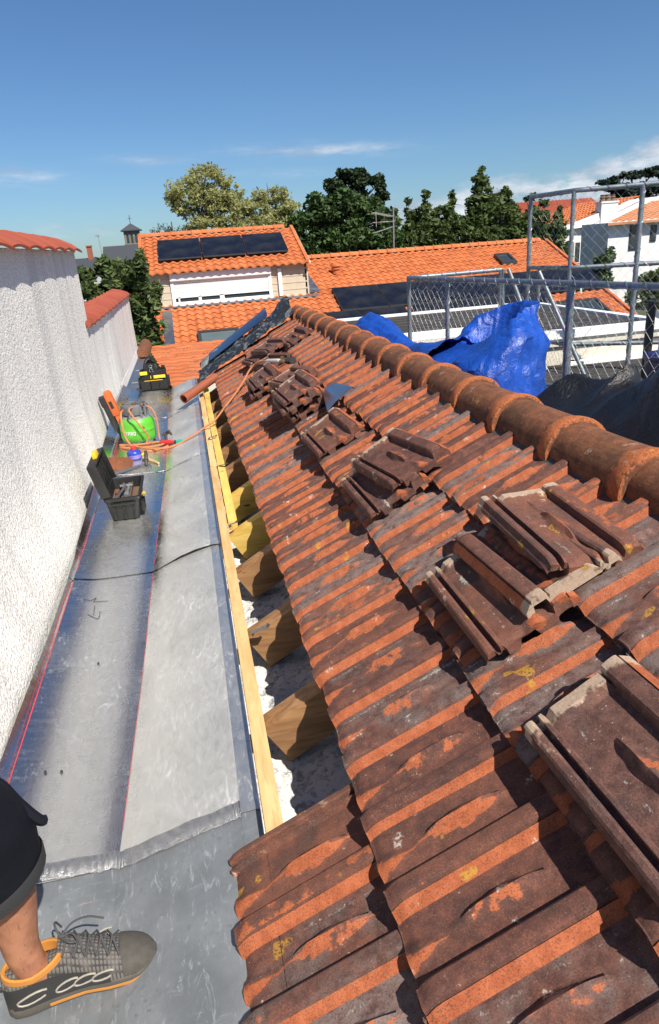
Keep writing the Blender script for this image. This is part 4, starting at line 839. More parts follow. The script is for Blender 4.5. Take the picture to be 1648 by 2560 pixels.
m.box((gx - .03, gy - .116, gz + .212), (gx + .012, gy - .106, gz + .224), bev=.002); m.build('metal_ring', plain('chrome_ring', (.6, .6, .6), .3, 1, var=.1), bg)
m = MB(); m.tube([(gx + .10, gy, gz + .17), (gx + .125, gy - .01, gz + .26)], [.016, .022], 10); tag(m.build('hammer_grip', BLACKPL), 'black hammer grip sticking up out of the tool bag', 'tool')

# ================================================================== WORKER (lower leg in view)
wk = thing('person', 'worker in dark navy shorts and grey and orange work shoe at the left edge', 'person', (-.47, 1.02, .0))
def limb(m, P, n=20, mi=None):
    """P: list of (centre, half-width x, half-depth y) with horizontal sections"""
    R = []
    for c, a, b in P: R.append([m.vert((c[0] + a * cos(2 * pi * j / n), c[1] + b * sin(2 * pi * j / n), c[2])) for j in range(n)])
    m.gridix(R, closed_v=True); m.face(R[0][::-1]); m.face(R[-1]); return R
def shoe(hx, hy, ang, zb, root):
    M = Matrix.Translation((hx, hy, zb)) @ Matrix.Rotation(ang, 4, 'Z'); L_ = .297
    def half(x):   # half-width of the sole (outer, inner) along the length
        t = x / L_; return interp(t, [0, .04, .12, .3, .5, .66, .8, .9, .97, 1], [.018, .031, .038, .038, .040, .048, .050, .043, .026, .008])
    def cy(x): return .010 * sin(pi * x / L_ * .9) - .004
    xs = [L_ * t for t in (0, .015, .04, .08, .14, .2, .27, .34, .42, .5, .58, .66, .74, .81, .87, .92, .96, .985, 1)]
    def sect(x, prof):
        w = half(x); return [(x, cy(x) + k * w, z) for k, z in prof]
    m = MB(); rows = []
    for x in xs:
        h = .034 - .008 * (x / L_) + .012 * smooth01((x - .26) / .05) - (.0 if x > .02 else .0); toe = .012 * smooth01((x - .25) / .06)
        rows.append([M @ Vector(p) for p in sect(x, [(-.9, toe), (-1.06, .008 + toe), (-1.09, h * .6 + toe * .4), (-1.04, h), (-.9, h + .003), (.9, h + .003), (1.04, h), (1.09, h * .6 + toe * .4), (1.06, .008 + toe), (.9, toe)])])
    I = m.grid(rows, closed_v=True); m.face(I[0][::-1]); m.face(I[-1]); m.build('sole', SHOEGREY, root, sharp=50)
    m = MB(); rows = []
    for x in xs[6:]:
        rows.append([M @ Vector(p) for p in sect(x, [(-1.095, .013 + .010 * smooth01((x - .25) / .06)), (-1.11, .017 + .010 * smooth01((x - .25) / .06)), (-1.09, .021 + .010 * smooth01((x - .25) / .06))])])
    m.grid(rows, flip=True); m.build('sole_stripe', ORANGEFAB, root)
    def top(x):   # height of the upper's centre line
        t = x / L_; return interp(t, [0, .05, .3, .42, .52, .62, .72, .82, .9, .97, 1], [.098, .100, .098, .112, .100, .086, .074, .064, .055, .044, .03])
    def upsec(x):
        w = half(x); h = top(x); P = []
        for k in range(17):
            a = pi * k / 16; yy = -cos(a); zz = sin(a) ** (.62 if x < .12 else .8)
            P.append((x, cy(x) + yy * w * (1.0 - .12 * zz), .028 + (h - .028) * zz))
        return P
    m = MB(); rows = [[M @ Vector(p) for p in upsec(x)] for x in xs if x < .262]; I = m.grid(rows, flip=True); m.face(I[0]); m.build('upper', SHOEMESH, root, sharp=60)
    m = MB(); rows = []
    for x in [L_ * t for t in (.76, .79, .83, .87, .91, .95, .985, 1)]:
        rows.append([M @ (Vector(p) + Vector((.002, 0, .0025))) for p in upsec(x)])
    I = m.grid(rows, flip=True); m.face(I[-1][::-1]); m.build('toe_cap', SHOETOE, root, sharp=60)
    # side panel with pale loops, lining collar, tongue, laces
    for sgn in (-1, 1):
        m = MB(); rows = []
        for x in [L_ * t for t in (.01, .05, .1, .16, .22, .3, .38, .46, .54, .62, .68)]:
            hh = interp(x / L_, [0, .3, .4, .6, .7], [.085, .085, .082, .06, .045]); w = half(x)
            rows.append([M @ Vector((x, cy(x) + sgn * (w * (1.03 - .10 * smooth01(z)) + .0015), lerp(.03, hh, z))) for z in (0, .25, .5, .75, 1)])
        m.grid(rows, flip=(sgn > 0)); m.build('side_panel', RUBBER, root)
        for k, (xa, sz) in enumerate(((.055, 1.3), (.120, .9), (.155, .9), (.190, .9))):
            pts = []
            for q in range(13):
                a = 2 * pi * q / 12 * .8 + .9; x = xa + .022 * sz * cos(a) + .012 * sin(a); z = .052 + .012 * sin(a); pts.append(M @ Vector((x, cy(x) + sgn * (half(x) * 1.0 + .0015), z)))
            m = MB(); m.tube(pts, .0022, 6); m.build('reflective_loop', PALESTITCH, root)
    m = MB(); rows = []
    for k in range(25):
        a = 2 * pi * k / 24; x = .062 + .058 * cos(a); y = cy(.06) + .036 * sin(a); z = .100 + .018 * max(0, cos(a)) - .012 * max(0, -cos(a)) * 0; rows.append([M @ Vector((x + .006 * cos(a), y + .004 * sin(a), z - .010)), M @ Vector((x + .004 * cos(a), y + .004 * sin(a), z + .002)), M @ Vector((x, y, z + .004)), M @ Vector((x - .004 * cos(a), y - .003 * sin(a), z + .001)), M @ Vector((x - .008 * cos(a), y - .006 * sin(a), z - .02))])
    m.grid(rows, flip=True); m.build('collar_lining', ORANGEFAB, root)
    m = MB(); m.grid([[M @ Vector((lerp(.115, .21, t), cy(.15) + s_ * lerp(.024, .019, t), lerp(.128, .078, t) - .006 * s_ * s_ + .004)) for s_ in (-1, -.5, 0, .5, 1)] for t in [i / 6 for i in range(7)]], flip=True); m.build('tongue', SHOEMESH, root)
    m = MB()
    for k in range(5):
        x = .122 + .021 * k; x2 = x + .021; z = lerp(.124, .082, k / 4.5) + .008; z2 = lerp(.124, .082, (k + 1) / 4.5) + .006
        m.tube([M @ Vector((x, cy(x) - .030, z - .014)), M @ Vector(((x + x2) / 2, cy(x), z)), M @ Vector((x2, cy(x) + .030, z2 - .014))], .0024, 6); m.tube([M @ Vector((x, cy(x) + .030, z - .014)), M @ Vector(((x + x2) / 2, cy(x), z + .003)), M @ Vector((x2, cy(x) - .030, z2 - .014))], .0024, 6)
    b = M @ Vector((.122, cy(.12), .136))
    for pts in ([(0, 0, 0), (.02, .02, .01), (.05, .03, .008), (.08, .035, -.012)], [(0, 0, 0), (-.012, .02, .012), (-.016, .04, .0), (-.012, .052, -.03)], [(0, 0, 0), (.02, -.018, .004), (.034, -.012, -.004), (.02, .006, .0), (0, 0, 0)]):
        m.tube(spline([b + Vector(p) for p in pts], 5), .0022, 6)
    m.build('laces', LACE, root)
    m = MB(); m.tube(spline([M @ Vector(p) for p in ((.002, 0, .085), (-.018, .004, .100), (-.026, .004, .085), (-.014, 0, .062), (.002, 0, .055))], 4), .004, 6); m.build('pull_tab', RUBBER, root)
shoe(-.545, 1.078, radians(7), .004, wk)
shoe(-.60, .70, radians(14), .004, wk)
# body: one continuous skin surface grown along a skeleton
verts = [(-.475, .88, .88), (-.55, .99, .70), (-.475, 1.045, .50), (-.478, 1.085, .33), (-.498, 1.088, .16), (-.487, 1.085, .085), (-.44, 1.095, .05),
         (-.50, .78, .74), (-.50, .74, .49), (-.54, .72, .3), (-.56, .71, .13), (-.55, .71, .085), (-.49, .73, .05),
         (-.48, .87, 1.05), (-.46, .87, 1.22), (-.46, .87, 1.36), (-.44, .87, 1.45), (-.41, .87, 1.53), (-.37, .87, 1.60), (-.42, .87, 1.68),
         (-.47, 1.05, 1.36), (-.53, 1.07, 1.10), (-.16, 1.02, 1.13), (-.46, .69, 1.36), (-.50, .64, 1.10), (-.48, .66, .88)]
edges = [(0, 1), (1, 2), (2, 3), (3, 4), (4, 5), (5, 6), (0, 7), (7, 8), (8, 9), (9, 10), (10, 11), (11, 12), (0, 13), (13, 14), (14, 15), (15, 16), (16, 17), (17, 18), (18, 19), (15, 20), (20, 21), (15, 23), (23, 24), (24, 25)]
verts = verts[:22] + verts[23:]; edges = [(a if a < 22 else a - 1, b if b < 22 else b - 1) for a, b in edges]
rad = [.11, .082, .056, .052, .038, .034, .03, .082, .056, .05, .037, .034, .03, .12, .125, .13, .055, .055, .085, .075, .055, .045, .055, .045, .036]
me = bpy.data.meshes.new('body'); me.from_pydata([(x + .47, y - 1.02, z) for x, y, z in verts], edges, []); bo = bpy.data.objects.new('body', me); COL.objects.link(bo)
sk = bo.modifiers.new('skin', 'SKIN'); sk.use_smooth_shade = True
for i, r in enumerate(rad): me.skin_vertices[0].data[i].radius = (r, r)
me.skin_vertices[0].data[0].use_root = True
ss = bo.modifiers.new('sub', 'SUBSURF'); ss.levels = 2; ss.render_levels = 2
bpy.context.view_layer.update(); dg = bpy.context.evaluated_depsgraph_get(); nm = bpy.data.meshes.new_from_object(bo.evaluated_get(dg)); bo.modifiers.clear(); bo.data = nm; nm.materials.clear(); nm.materials.append(SKIN); bo.parent = wk
for p in nm.polygons: p.use_smooth = True
m = MB()
def cloth_leg(m, path, n=28, seed=0):
    R = []
    for (c, a, b, tx) in path:
        R.append([m.vert((c[0] + (a + .006 * nz(cos(2 * pi * j / n) * 2, sin(2 * pi * j / n) * 2, c[2] * 14 + seed)) * cos(2 * pi * j / n), c[1] + (b + .006 * nz(cos(2 * pi * j / n) * 2 + 3, sin(2 * pi * j / n) * 2, c[2] * 14 + seed)) * sin(2 * pi * j / n), c[2] + tx * cos(2 * pi * j / n) + .004 * nz(c[2] * 30, j * .6, seed))) for j in range(n)])
    return R
R = cloth_leg(m, [((-.482, 1.075, .345), .074, .076, .03), ((-.488, 1.075, .338), .082, .084, .03), ((-.488, 1.07, .40), .082, .086, .028), ((-.484, 1.06, .45), .084, .088, .02), ((-.490, 1.045, .50), .084, .090, .01), ((-.52, 1.02, .58), .088, .094, 0), ((-.56, .98, .68), .096, .10, 0), ((-.545, .91, .80), .12, .13, 0), ((-.478, .875, .98), .14, .17, 0), ((-.478, .87, 1.04), .13, .16, 0)]); m.gridix(R, closed_v=True)
R = cloth_leg(m, [((-.53, .72, .338), .074, .076, 0), ((-.53, .72, .33), .080, .082, 0), ((-.51, .735, .48), .088, .090, 0), ((-.50, .77, .64), .096, .1, 0), ((-.49, .82, .78), .115, .11, 0), ((-.48, .86, .88), .13, .14, 0)], seed=4); m.gridix(R, closed_v=True)
m.build('work_shorts', SHORTS, wk, sharp=60)
m = MB(); n_ = 30
m.grid([[(-.488 + (.083 + d) * cos(2 * pi * j / n_), 1.074 + (.085 + d) * sin(2 * pi * j / n_), z + .029 * cos(2 * pi * j / n_) + .003 * nz(j * .5, z * 20, 2)) for j in range(n_)] for z, d in ((.334, 0), (.336, .0025), (.362, .003), (.366, .001))], closed_v=True); m.build('hem', plain('charcoal_hem', (.02, .021, .023), .9, var=.2, scale=20, bump=.5), wk)
m = MB(); m.tube(spline([(-.475, 1.10, .56), (-.45, 1.10, .545), (-.42, 1.08, .51), (-.392, 1.07, .475), (-.38, 1.075, .465)], 5), [.010] * 20 + [.006], 6); m.build('tool_loop', SHORTS, wk)
m = MB(); R = []
for z, cx, a, b in ((.98, -.478, .145, .175), (1.1, -.475, .14, .17), (1.25, -.465, .142, .19), (1.36, -.46, .13, .21), (1.42, -.45, .09, .12), (1.455, -.44, .062, .066)):
    R.append([m.vert((cx + a * cos(t), .87 + b * sin(t), z)) for t in [2 * pi * j / 28 for j in range(28)]])
m.gridix(R, closed_v=True); m.build('t_shirt', plain('dark_grey_jersey', (.05, .055, .06), .9, var=.2), wk)
m = MB(); rows = []
for i in range(10):
    a = pi * .5 * i / 9; rows.append([(-.405 - .02 + .098 * cos(a) * cos(t) * (1.0 if cos(t) < .3 else .72), .87 + .092 * cos(a) * sin(t), 1.615 + .135 * sin(a)) for t in [2 * pi * j / 24 for j in range(24)]])
m.grid(rows, closed_v=True); m.build('hair', plain('dark_hair', (.03, .02, .015), .8, var=.3), wk)

# ================================================================== GUARD RAIL CAGE AND TERRACE
def lashing(m, a, b, r, pitch=.12, wr=.0035):
    a, b = Vector(a), Vector(b); d = b - a; L_ = d.length; d.normalize(); u = d.orthogonal().normalized(); w = d.cross(u); n = int(L_ / pitch * 10)
    m.tube([a + d * (L_ * i / n) + (u * cos(2 * pi * i / 10) + w * sin(2 * pi * i / 10)) * (r + wr * .6) for i in range(n + 1)], wr, 4)
def net(m, a, b, z0, z1, cell=.095, rowh=.052, wr=.0013):
    a, b = Vector(a), Vector(b); L_ = (b - a).length; n = int(L_ / (cell / 2)); k = int((z1 - z0) / rowh)
    for r in range(k + 1):
        for ph in (0,):
            pts = []
            for i in range(n + 1):
                p = a.lerp(b, i / n); s_ = 1 if (i + r) % 2 else -1; t = i / n
                p.z = lerp(z0, z1, r / k) + s_ * rowh * .5 * .96 + .006 * nz(t * 9, r * .3, 2); pts.append(p + Vector((0, 0, 0)))
            pts = [Vector((p.x, p.y, max(z0, min(z1, p.z)))) for p in pts]
            m.tube(pts, wr, 3, caps=False)
gr = thing('guard_rail', 'galvanised guard rail with wire netting along the near terrace edge', 'guard rail', (2.5, 5.2, .2))
def fpt(Y): return Vector((2.27 + (7.07 - Y) * .168, Y, 0))
RP = .0235
def pipe(root, name, a, b, r=RP, lash=0, bulge=None):
    m = MB(); m.tube([a, b], r, 14)
    if lash: lashing(m, a, b, r, lash)
    m.build(name, GALV, root)
zt_, zb_ = 1.05, .27
A0, A1 = fpt(7.07), fpt(1.9)
Z = lambda p, z: Vector((p.x, p.y, z))
pipe(gr, 'top_rail', Z(A0, zt_), Z(A1, zt_), RP, .16); pipe(gr, 'bottom_rail', Z(A0, zb_ + .03), Z(A1, zb_ + .03), RP * .85, .16)
for Y, r in ((7.07, .022), (6.31, .02), (4.63, .027), (2.6, .027)): p = fpt(Y); pipe(gr, 'post', Z(p, .18), Z(p, zt_), r, .14 if Y < 7 else 0)
Bk = Vector((3.34, 7.2, 0)); pipe(gr, 'top_rail', Z(A0, zt_), Z(Bk, zt_), RP * .9, .16); pipe(gr, 'post', Z(Bk, .1), Z(Bk, zt_), .024); pipe(gr, 'bottom_rail', Z(A0, .33), Z(Bk, .33), RP * .8)
m = MB(); net(m, Z(A0, 0), Z(A1, 0), zb_ + .04, zt_ - .02); m.build('wire_net', WIRE, gr); m = MB(); net(m, Z(A0, 0), Z(Bk, 0), .34, zt_ - .02, wr=.0010); m.build('wire_net', WIRE, gr)
hp_ = thing('netting_fence', 'taller galvanised guard panel with wire netting on the terrace far side', 'guard rail', (4.0, 6.8, 0))
C0, C1, C2 = Vector((3.78, 7.45, 0)), Vector((3.88, 6.75, 0)), Vector((4.75, 6.25, 0))
for z, r, l in ((1.75, .023, .16), (1.035, .022, .18), (.27, .022, .2)):
    m = MB(); pts = [Z(C0, z), Z(C0.lerp(C1, .9), z), Z(C1, z + .002) + Vector((.015, -.01, 0)), Z(C1.lerp(C2, .1), z), Z(C2, z)]; m.tube(pts, r, 14); lashing(m, pts[0], pts[1], r, l); lashing(m, pts[3], pts[4], r, l); m.build('rail', GALV, hp_)
for p, z0, r in ((C0, -.1, .021), (C1, -.1, .021), (C1.lerp(C2, .62), -.1, .024), (C0.lerp(C1, .28), .0, .019)): pipe(hp_, 'post', Z(p, z0), Z(p, 1.75 if p is not None and r != .019 else 1.05), r, .13)
m = MB(); net(m, C0, C1, .28, 1.74, wr=.0013); net(m, C1, C2, .28, 1.74, wr=.0013); m.build('wire_net', WIRE, hp_)
for a, b in (((3.33, 7.0, 1.06), (3.60, 6.62, .05)), ((3.60, 6.86, 1.02), (3.92, 6.42, .0)), ((3.30, 7.05, 1.06), (3.30, 7.05, .1))): pipe(hp_, 'brace', Vector(a), Vector(b), .021)
m = MB(); q = Vector((3.5, 5.9, .945)); m.grid([[q + Vector((.008 * k + .012 * t, 0, -.085 * t + .01 * sin(t * 9 + k))) for k in range(3)] for t in [i / 6 for i in range(7)]]); tag(m.build('marker_tape', plain('pale_teal_tape', (.4, .7, .62), .6, var=.2)), 'scrap of pale teal tape tied below the top guard rail', 'tape')
# terrace and flat roofs
tr_ = thing('flat_roof_terrace', 'dark felt flat roof with white edging behind the guard rail', 'flat roof', (4.5, 6, -3.3))
m = MB(); m.box((2.68, .8, -3.3), (6.2, 7.06, .0)); m.build('deck', FELT, tr_)
m = MB(); m.box((2.50, 1.0, -.2), (2.82, 7.3, .19), bev=.01); m.build('edge_coping', WHITETRIM, tr_)
m = MB(); m.box((4.05, 6.93, .0), (6.2, 7.08, .035)); m.box((4.05, 7.0, .0), (4.2, 8.2, .035)); m.build('white_kerb', WHITETRIM, tr_)
ub = thing('flat_roof_block', 'white walled flat roof block with dark felt top beyond the terrace', 'flat roof', (5, 9, -3.3))
m = MB(); m.box((3.72, 7.08, -3.3), (5.30, 10.4, .28)); m.box((2.15, 8.0, -3.3), (3.72, 10.4, .28)); m.build('wall', CREAM, ub)
m = MB(); m.box((3.70, 7.05, .283), (5.34, 7.16, .375)); m.box((2.1, 10.3, .283), (5.36, 10.42, .375)); m.box((3.70, 7.16, .283), (3.79, 8.0, .375)); m.box((2.1, 8.0, .283), (3.70, 8.09, .375)); m.box((2.1, 8.09, .283), (2.19, 10.3, .375)); m.prism([(5.28, 10.3, .283), (5.36, 10.3, .283), (5.35, 7.16, .283), (5.22, 7.16, .283)], (0, 0, .092)); m.build('white_coping', WHITETRIM, ub)
m = MB(); m.box((2.19, 8.09, .28), (5.28, 10.3, .345)); m.box((3.79, 7.16, .28), (5.22, 8.09, .345)); m.build('felt_top', FELT, ub)
m = MB()
for k in range(9):
    y = 7.35 + k * .33; m.box((2.6 + .3 * random.random() + (1.2 if y < 8.1 else 0), y, .346), (4.7 + .3 * random.random(), y + .05, .350 + .002 * (k % 2)))
m.build('felt_seams', plain('worn_felt', (.07, .063, .057), .9, var=.5, scale=5), ub)
m = MB(); m.box((3.72, 7.06, .18), (5.3, 7.078, .20)); m.build('drip_line', DARKFRAME, ub)
# pots and posts on the terrace
m = MB(); m.lathe([(.15, 0), (.19, .02), (.215, .2), (.225, .36), (.245, .37), (.245, .40), (.215, .40), (.20, .33)], (3.86, 5.0, .0), 28); tag(m.build('planter', NAVYPOT), 'large navy blue glazed planter pot on the terrace', 'pot')
m = MB(); m.tube([(3.83, 5.32, 0), (3.83, 5.32, .80)], .036, 12); tag(m.build('post', BLACKPL), 'thick black post standing behind the navy pot', 'post')
wp = thing('water_pipe', 'white plastic pipe with tee top standing beside the black post', 'pipe', (3.72, 5.0, 0)); m = MB(); m.tube([(3.76, 5.05, 0), (3.76, 5.05, .72)], .024, 12); m.build('pipe', WHITEPVC, wp); m = MB(); m.tube([(3.70, 5.05, .72), (3.84, 5.05, .72)], .032, 12); m.build('tee', WHITEPVC, wp)
m = MB(); m.box((3.86, 5.02, .78), (4.0, 5.16, .98), bev=.02); m.box((3.90, 5.03, .98), (3.96, 5.1, 1.02), bev=.01); tag(m.build('bucket', TEAL), 'teal plastic container at the right edge above the white pipe', 'container')
# ---- tarpaulins heaped on the far slope
def heap(name, mat, label, cat, cx, cy, prof, lean, seed, na=110, fold=.05, hollow=True, parts=None):
    m = MB(); R = []; nt_ = len(prof)
    for i, (r, z, sx, sy, dx, dy) in enumerate(prof):
        row = []
        for j in range(na):
            a = 2 * pi * j / na; c, s_ = cos(a), sin(a)
            f1 = nz(c * 1.2 + z * 2.2, s_ * 1.2, z * 3.0 + seed); f2 = abs(nz(c * 2.6 + z * 6, s_ * 2.6 - z * 4, seed + 7)); f3 = abs(nz(c * 6 + z * 14, s_ * 6 - z * 9, seed + 3))
            tw = abs((((a / (2 * pi)) * 5 + z * 3.4 + .5 * f1) % 1.0) - .5) * 2
            rr = r + fold * (f1 * 1.0 + (tw ** 1.6 - .4) * .8 - f2 * .7 - f3 * .35)
            row.append((cx + dx + rr * sx * c, cy + dy + rr * sy * s_, z + .10 * fold * f1 + .25 * fold * (f3 - .2) + .0))
        R.append(row)
    I = m.grid(R, closed_v=True); m.face(I[-1]); o = m.build(name, mat, sharp=70); tag(o, label, cat); return o
tarp = thing('tarpaulin', 'bright blue tarpaulin bunched up in a heap behind the ridge', 'tarpaulin', (2.0, 4.4, .3))
m = MB(); R = []; na = 130
PR = [(.40, .16, 0, 0), (.41, .26, 0, 0), (.42, .36, 0, 0), (.42, .46, .0, .0), (.40, .56, .0, 0), (.385, .64, .01, .0), (.36, .72, .03, .0), (.32, .79, .06, .0), (.275, .85, .09, .02), (.25, .89, .11, .03), (.23, .905, .12, .03), (.205, .885, .11, .02), (.19, .82, .10, .02), (.16, .72, .08, .0)]
for i, (r, z, dx, dy) in enumerate(PR):
    row = []
    for j in range(na):
        a = 2 * pi * j / na; c, s_ = cos(a), sin(a)
        f1 = nz(c * 1.3, s_ * 1.3, z * 3.2 + 4); f3 = abs(nz(c * 5 + z * 12, s_ * 5 - z * 8, 3)); f4 = abs(nz(c * 11 + z * 22, s_ * 11 - z * 18, 9))
        tw = abs(((a / (2 * pi) * 3 + z * 4.6 + .35 * f1) % 1.0) - .5) * 2
        k = 1.0 if i < 11 else .4
        rr = r + k * (.05 * f1 + .055 * (tw ** 1.7 - .35) - .04 * f3 - .014 * f4)
        peak = .10 * smooth01((z - .6) / .3) * (c * .75 + s_ * -.1)           # the right side stands higher
        row.append((1.93 + dx + rr * c, 4.42 + dy + rr * 1.25 * s_, z + peak - .10 * smooth01((z - .6) / .3) * (1 if c < -.2 else .0) * abs(c) + .02 * (f3 - .2)))
    R.append(row)
I = m.grid(R, closed_v=True); m.face(I[-1]); m.build('heap', BLUETARP, tarp, sharp=75)
m = MB(); rows = []
for i in range(70):
    t = i / 69; Y = 4.55 + 2.0 * t; row = []
    cz = interp(t, [0, .12, .3, .5, .7, .85, 1], [.74, .70, .64, .66, .77, .80, .60]); wd = interp(t, [0, .3, .6, .85, 1], [.38, .30, .26, .30, .12]); cxx = interp(t, [0, .3, .6, 1], [1.80, 1.70, 1.66, 1.60])
    for j in range(34):
        v = j / 33 * 2 - 1; h = (1 - v * v) ** .6
        row.append((cxx + wd * v + .03 * nz(t * 5, v * 2, 1), Y + .05 * nz(t * 4, v * 3, 5), .42 + (cz - .42) * h + .06 * abs(nz(t * 7 + v * 2, v * 3 - t * 3, 3)) * h + .012 * abs(nz(t * 15, v * 7 + t * 6, 6)) * h - .10 * (1 - h)))
    rows.append(row)
m.grid(rows, flip=True); m.build('trailing_fold', BLUETARP, tarp, sharp=75)
m = MB(); m.tube([(1.62, 6.49, .74), (1.60, 6.48, .74)], .02, 10); m.build('eyelet', BLACKPL, tarp)
bt_ = thing('tarpaulin', 'black tarpaulin heap with dull sheen at the right edge behind the ridge', 'tarpaulin', (2.1, 2.9, .2)); m = MB(); rows = []
for i in range(100):
    t = i / 99; Y = 1.75 + 1.32 * t; row = []
    for j in range(70):
        v = j / 69; X = 1.45 + 1.15 * v; ex = 1 - abs(v * 2 - 1) ** 3.2; ey = smooth01((1 - t) / .22) * smooth01((t + .3) / .3)
        base = .73 - .577 * (X - 1.25); hh = .40 + .08 * sin(t * 5 + v * 3); ridge = abs(nz(t * 2.6 + v, v * 2.2 - t, 2)); r2 = abs(nz(t * 6 + v * 2, v * 5, 8)); r3 = abs(nz(t * 13, v * 12, 5))
        row.append((X + .03 * nz(t * 4, v * 4, 1), Y + .04 * nz(t * 3, v * 5, 7), base + .03 + hh * ex * ey - .20 * ridge * ex * ey + .085 * ex * ey * (1 - abs(2 * ((X * 2.1 + Y * 1.5 + .55 * nz(X * 2, Y * 2, 9)) % 1.0) - 1)) ** 2.2 + .06 * ex * ey * (1 - abs(2 * ((Y * 3.3 - X * 1.7 + .6 * nz(X * 2.5, Y * 2.5, 4)) % 1.0) - 1)) ** 2.5 - .05 * r2 * ex))
    rows.append(row)
m.grid(rows, flip=True); m.build('sheet', BLACKTARP, bt_, sharp=75)

# ================================================================== ORANGE ROOFED HOUSE BEHIND
bh = thing('house', 'low house with orange tiled roof, dormer and solar panels behind the stripped roof', 'house', (7, 28, -3.3))
SL = .39; ANG = math.atan(SL)
def roll_tiles(x0, x1, y0, y1, zf, per=.31, row=.36, amp=.05, step=.03, clip=None):
    m = MB(); nx = int((x1 - x0) / per * 8); nr = int(round((y1 - y0) / row)); rows = []
    for i in range(nr):
        for e in (0, 1):
            Y = lerp(y0, y1, (i + e) / nr) + (-.012 if e == 0 else 0); lift = step if e == 0 else 0; r = []
            for j in range(nx + 1):
                x = lerp(x0, x1, j / nx); ph = (x / per) % 1.0; h = amp * (sin(pi * ph / .62) if ph < .62 else -.35 * sin(pi * (ph - .62) / .38))
                r.append((x, Y + .02 * (ph < .62) * (e == 0) * -sin(pi * ph / .62), zf(Y) + h + lift + .004 * nz(x * 2, i, 0)))
            rows.append(r)
    R = m.grid(rows, flip=True)
    fr = [(p[0], p[1], p[2] - .05) for p in rows[0]]; m.grid([fr, rows[0]], flip=True); return m
zm = lambda Y: -.33 + SL * (Y - 27.5)
zd = lambda Y: .884 + SL * (Y - 27.3)
roll_tiles(-1.38, 16.4, 23.7, 30.7, zm).build('main_roof', NEWTILE, bh, sharp=70)
roll_tiles(-1.42, 4.80, 27.22, 30.68, zd).build('dormer_roof', NEWTILE, bh, sharp=70)
m = MB(); m.box((-1.3, 24.0, -3.3), (16.2, 34, -1.9)); m.prism([(-1.3, 24.2, -1.9), (-1.3, 30.7, zm(30.7) - .12), (-1.3, 34, -1.9)], (17.5, 0, 0)); m.build('wall', CREAM, bh)
m = MB(); m.grid([[(x, 30.75, zm(30.7) + .0), (x, 35, -1.0)] for x in (-1.38, 16.4)]); m.grid([[(x, 30.70, zd(30.68)), (x, 33.9, .9)] for x in (-1.42, 4.8)]); m.build('rear_roof', NEWTILE, bh)
def caps(p0, p1, r, name='ridge_tiles', L_=.42):
    m = MB(); p0, p1 = Vector(p0), Vector(p1); d = (p1 - p0); n = int(d.length / L_); d.normalize(); sd = d.cross(Vector((0, 0, 1))).normalized(); up = sd.cross(d)
    for k in range(n):
        for (a, b, ra, rb) in ((0, .05, r * 1.12, r * 1.12), (.05, L_ + .03, r, r * .92)):
            rows = [[p0 + d * (k * L_ + t) + sd * q * cos(an) + up * q * sin(an) for an in [pi * j / 8 for j in range(9)]] for t, q in ((a, ra), (b, rb))]; m.grid(rows, flip=True)
        rows = [[p0 + d * (k * L_) + (sd * cos(an) + up * sin(an)) * q for an in [pi * j / 8 for j in range(9)]] for q in (r * .3, r * 1.12)]; m.grid(rows)
    return m.build(name, NEWTILE, bh)
caps((4.7, 30.7, zm(30.7) + .02), (16.45, 30.7, zm(30.7) + .02), .15); caps((-1.42, 30.70, zd(30.68) + .02), (4.85, 30.70, zd(30.68) + .02), .14)
for x, s_, y0, y1, zf in ((16.38, 1, 23.7, 30.7, zm), (4.78, 1, 27.22, 30.68, zd), (-1.40, -1, 27.22, 30.68, zd)):
    m = MB(); n = int((y1 - y0) / .36)
    for k in range(n): a = lerp(y0, y1, k / n); b = lerp(y0, y1, (k + 1) / n); m.box((x - .06, a, -.16), (x + .06, b - .02, .09), Matrix.Translation((0, 0, zf(a) + .02)) @ Matrix(((1, 0, 0, 0), (0, 1, 0, 0), (0, SL, 1, -SL * a), (0, 0, 0, 1))))
    m.build('verge_tiles', NEWTILE, bh)
m = MB(); m.tube([(4.87, 27.25, zd(27.25) - .02), (4.87, 30.6, zd(30.6) - .02)], .03, 6); m.build('white_verge_edge', WHITETRIM, bh)
# dormer front
dy = 27.5
m = MB()
for (xa, xb) in ((-1.25, -.38), (3.32, 4.78)):
    for k in range(5): z0 = -.33 + .245 * k; m.box((xa, dy + .006 * 0, z0), (xb, dy + .10, z0 + .237)); m.box((xa + .002, dy - .012, z0), (xb - .002, dy, z0 + .05))
m.box((-1.24, dy + .02, -.33), (4.77, dy + .3, .86)); m.prism([(4.78, dy, -.35), (4.78, 30.3, .75), (4.78, 30.3, 2.0), (4.78, dy, .9)], (-.1, 0, 0)); m.prism([(-1.25, dy, -.35), (-1.25, 30.3, .75), (-1.25, 30.3, 2.0), (-1.25, dy, .9)], (.1, 0, 0)); m.build('dormer_siding', SIDING, bh)
m = MB()
for x in (-1.26, 4.77): m.box((x - .03, dy - .02, -.33), (x + .03, dy + .05, .90))
m.build('corner_trim', SIDING, bh)
sh = MB(); sh.box((-.42, dy - .14, .56), (3.36, dy + .05, .83), bev=.01); shb = sh.build('shutter_box', WHITEPVC, bh)
wf = MB()
for a in ((-.42, dy - .06, -.36, -.30, dy + .05, .56), (3.24, dy - .06, -.36, 3.36, dy + .05, .56), (-.42, dy - .10, -.38, 3.36, dy + .05, -.28), (-.30, dy - .03, -.28, 3.24, dy + .04, -.20), (-.30, dy - .03, -.06, 3.24, dy + .0, -.03), (.55, dy - .03, -.2, .66, dy + .03, 0), (1.35, dy - .03, -.2, 1.52, dy + .03, 0), (-.20, dy - .03, -.2, -.14, dy + .03, 0)): wf.box(a[:3], a[3:])
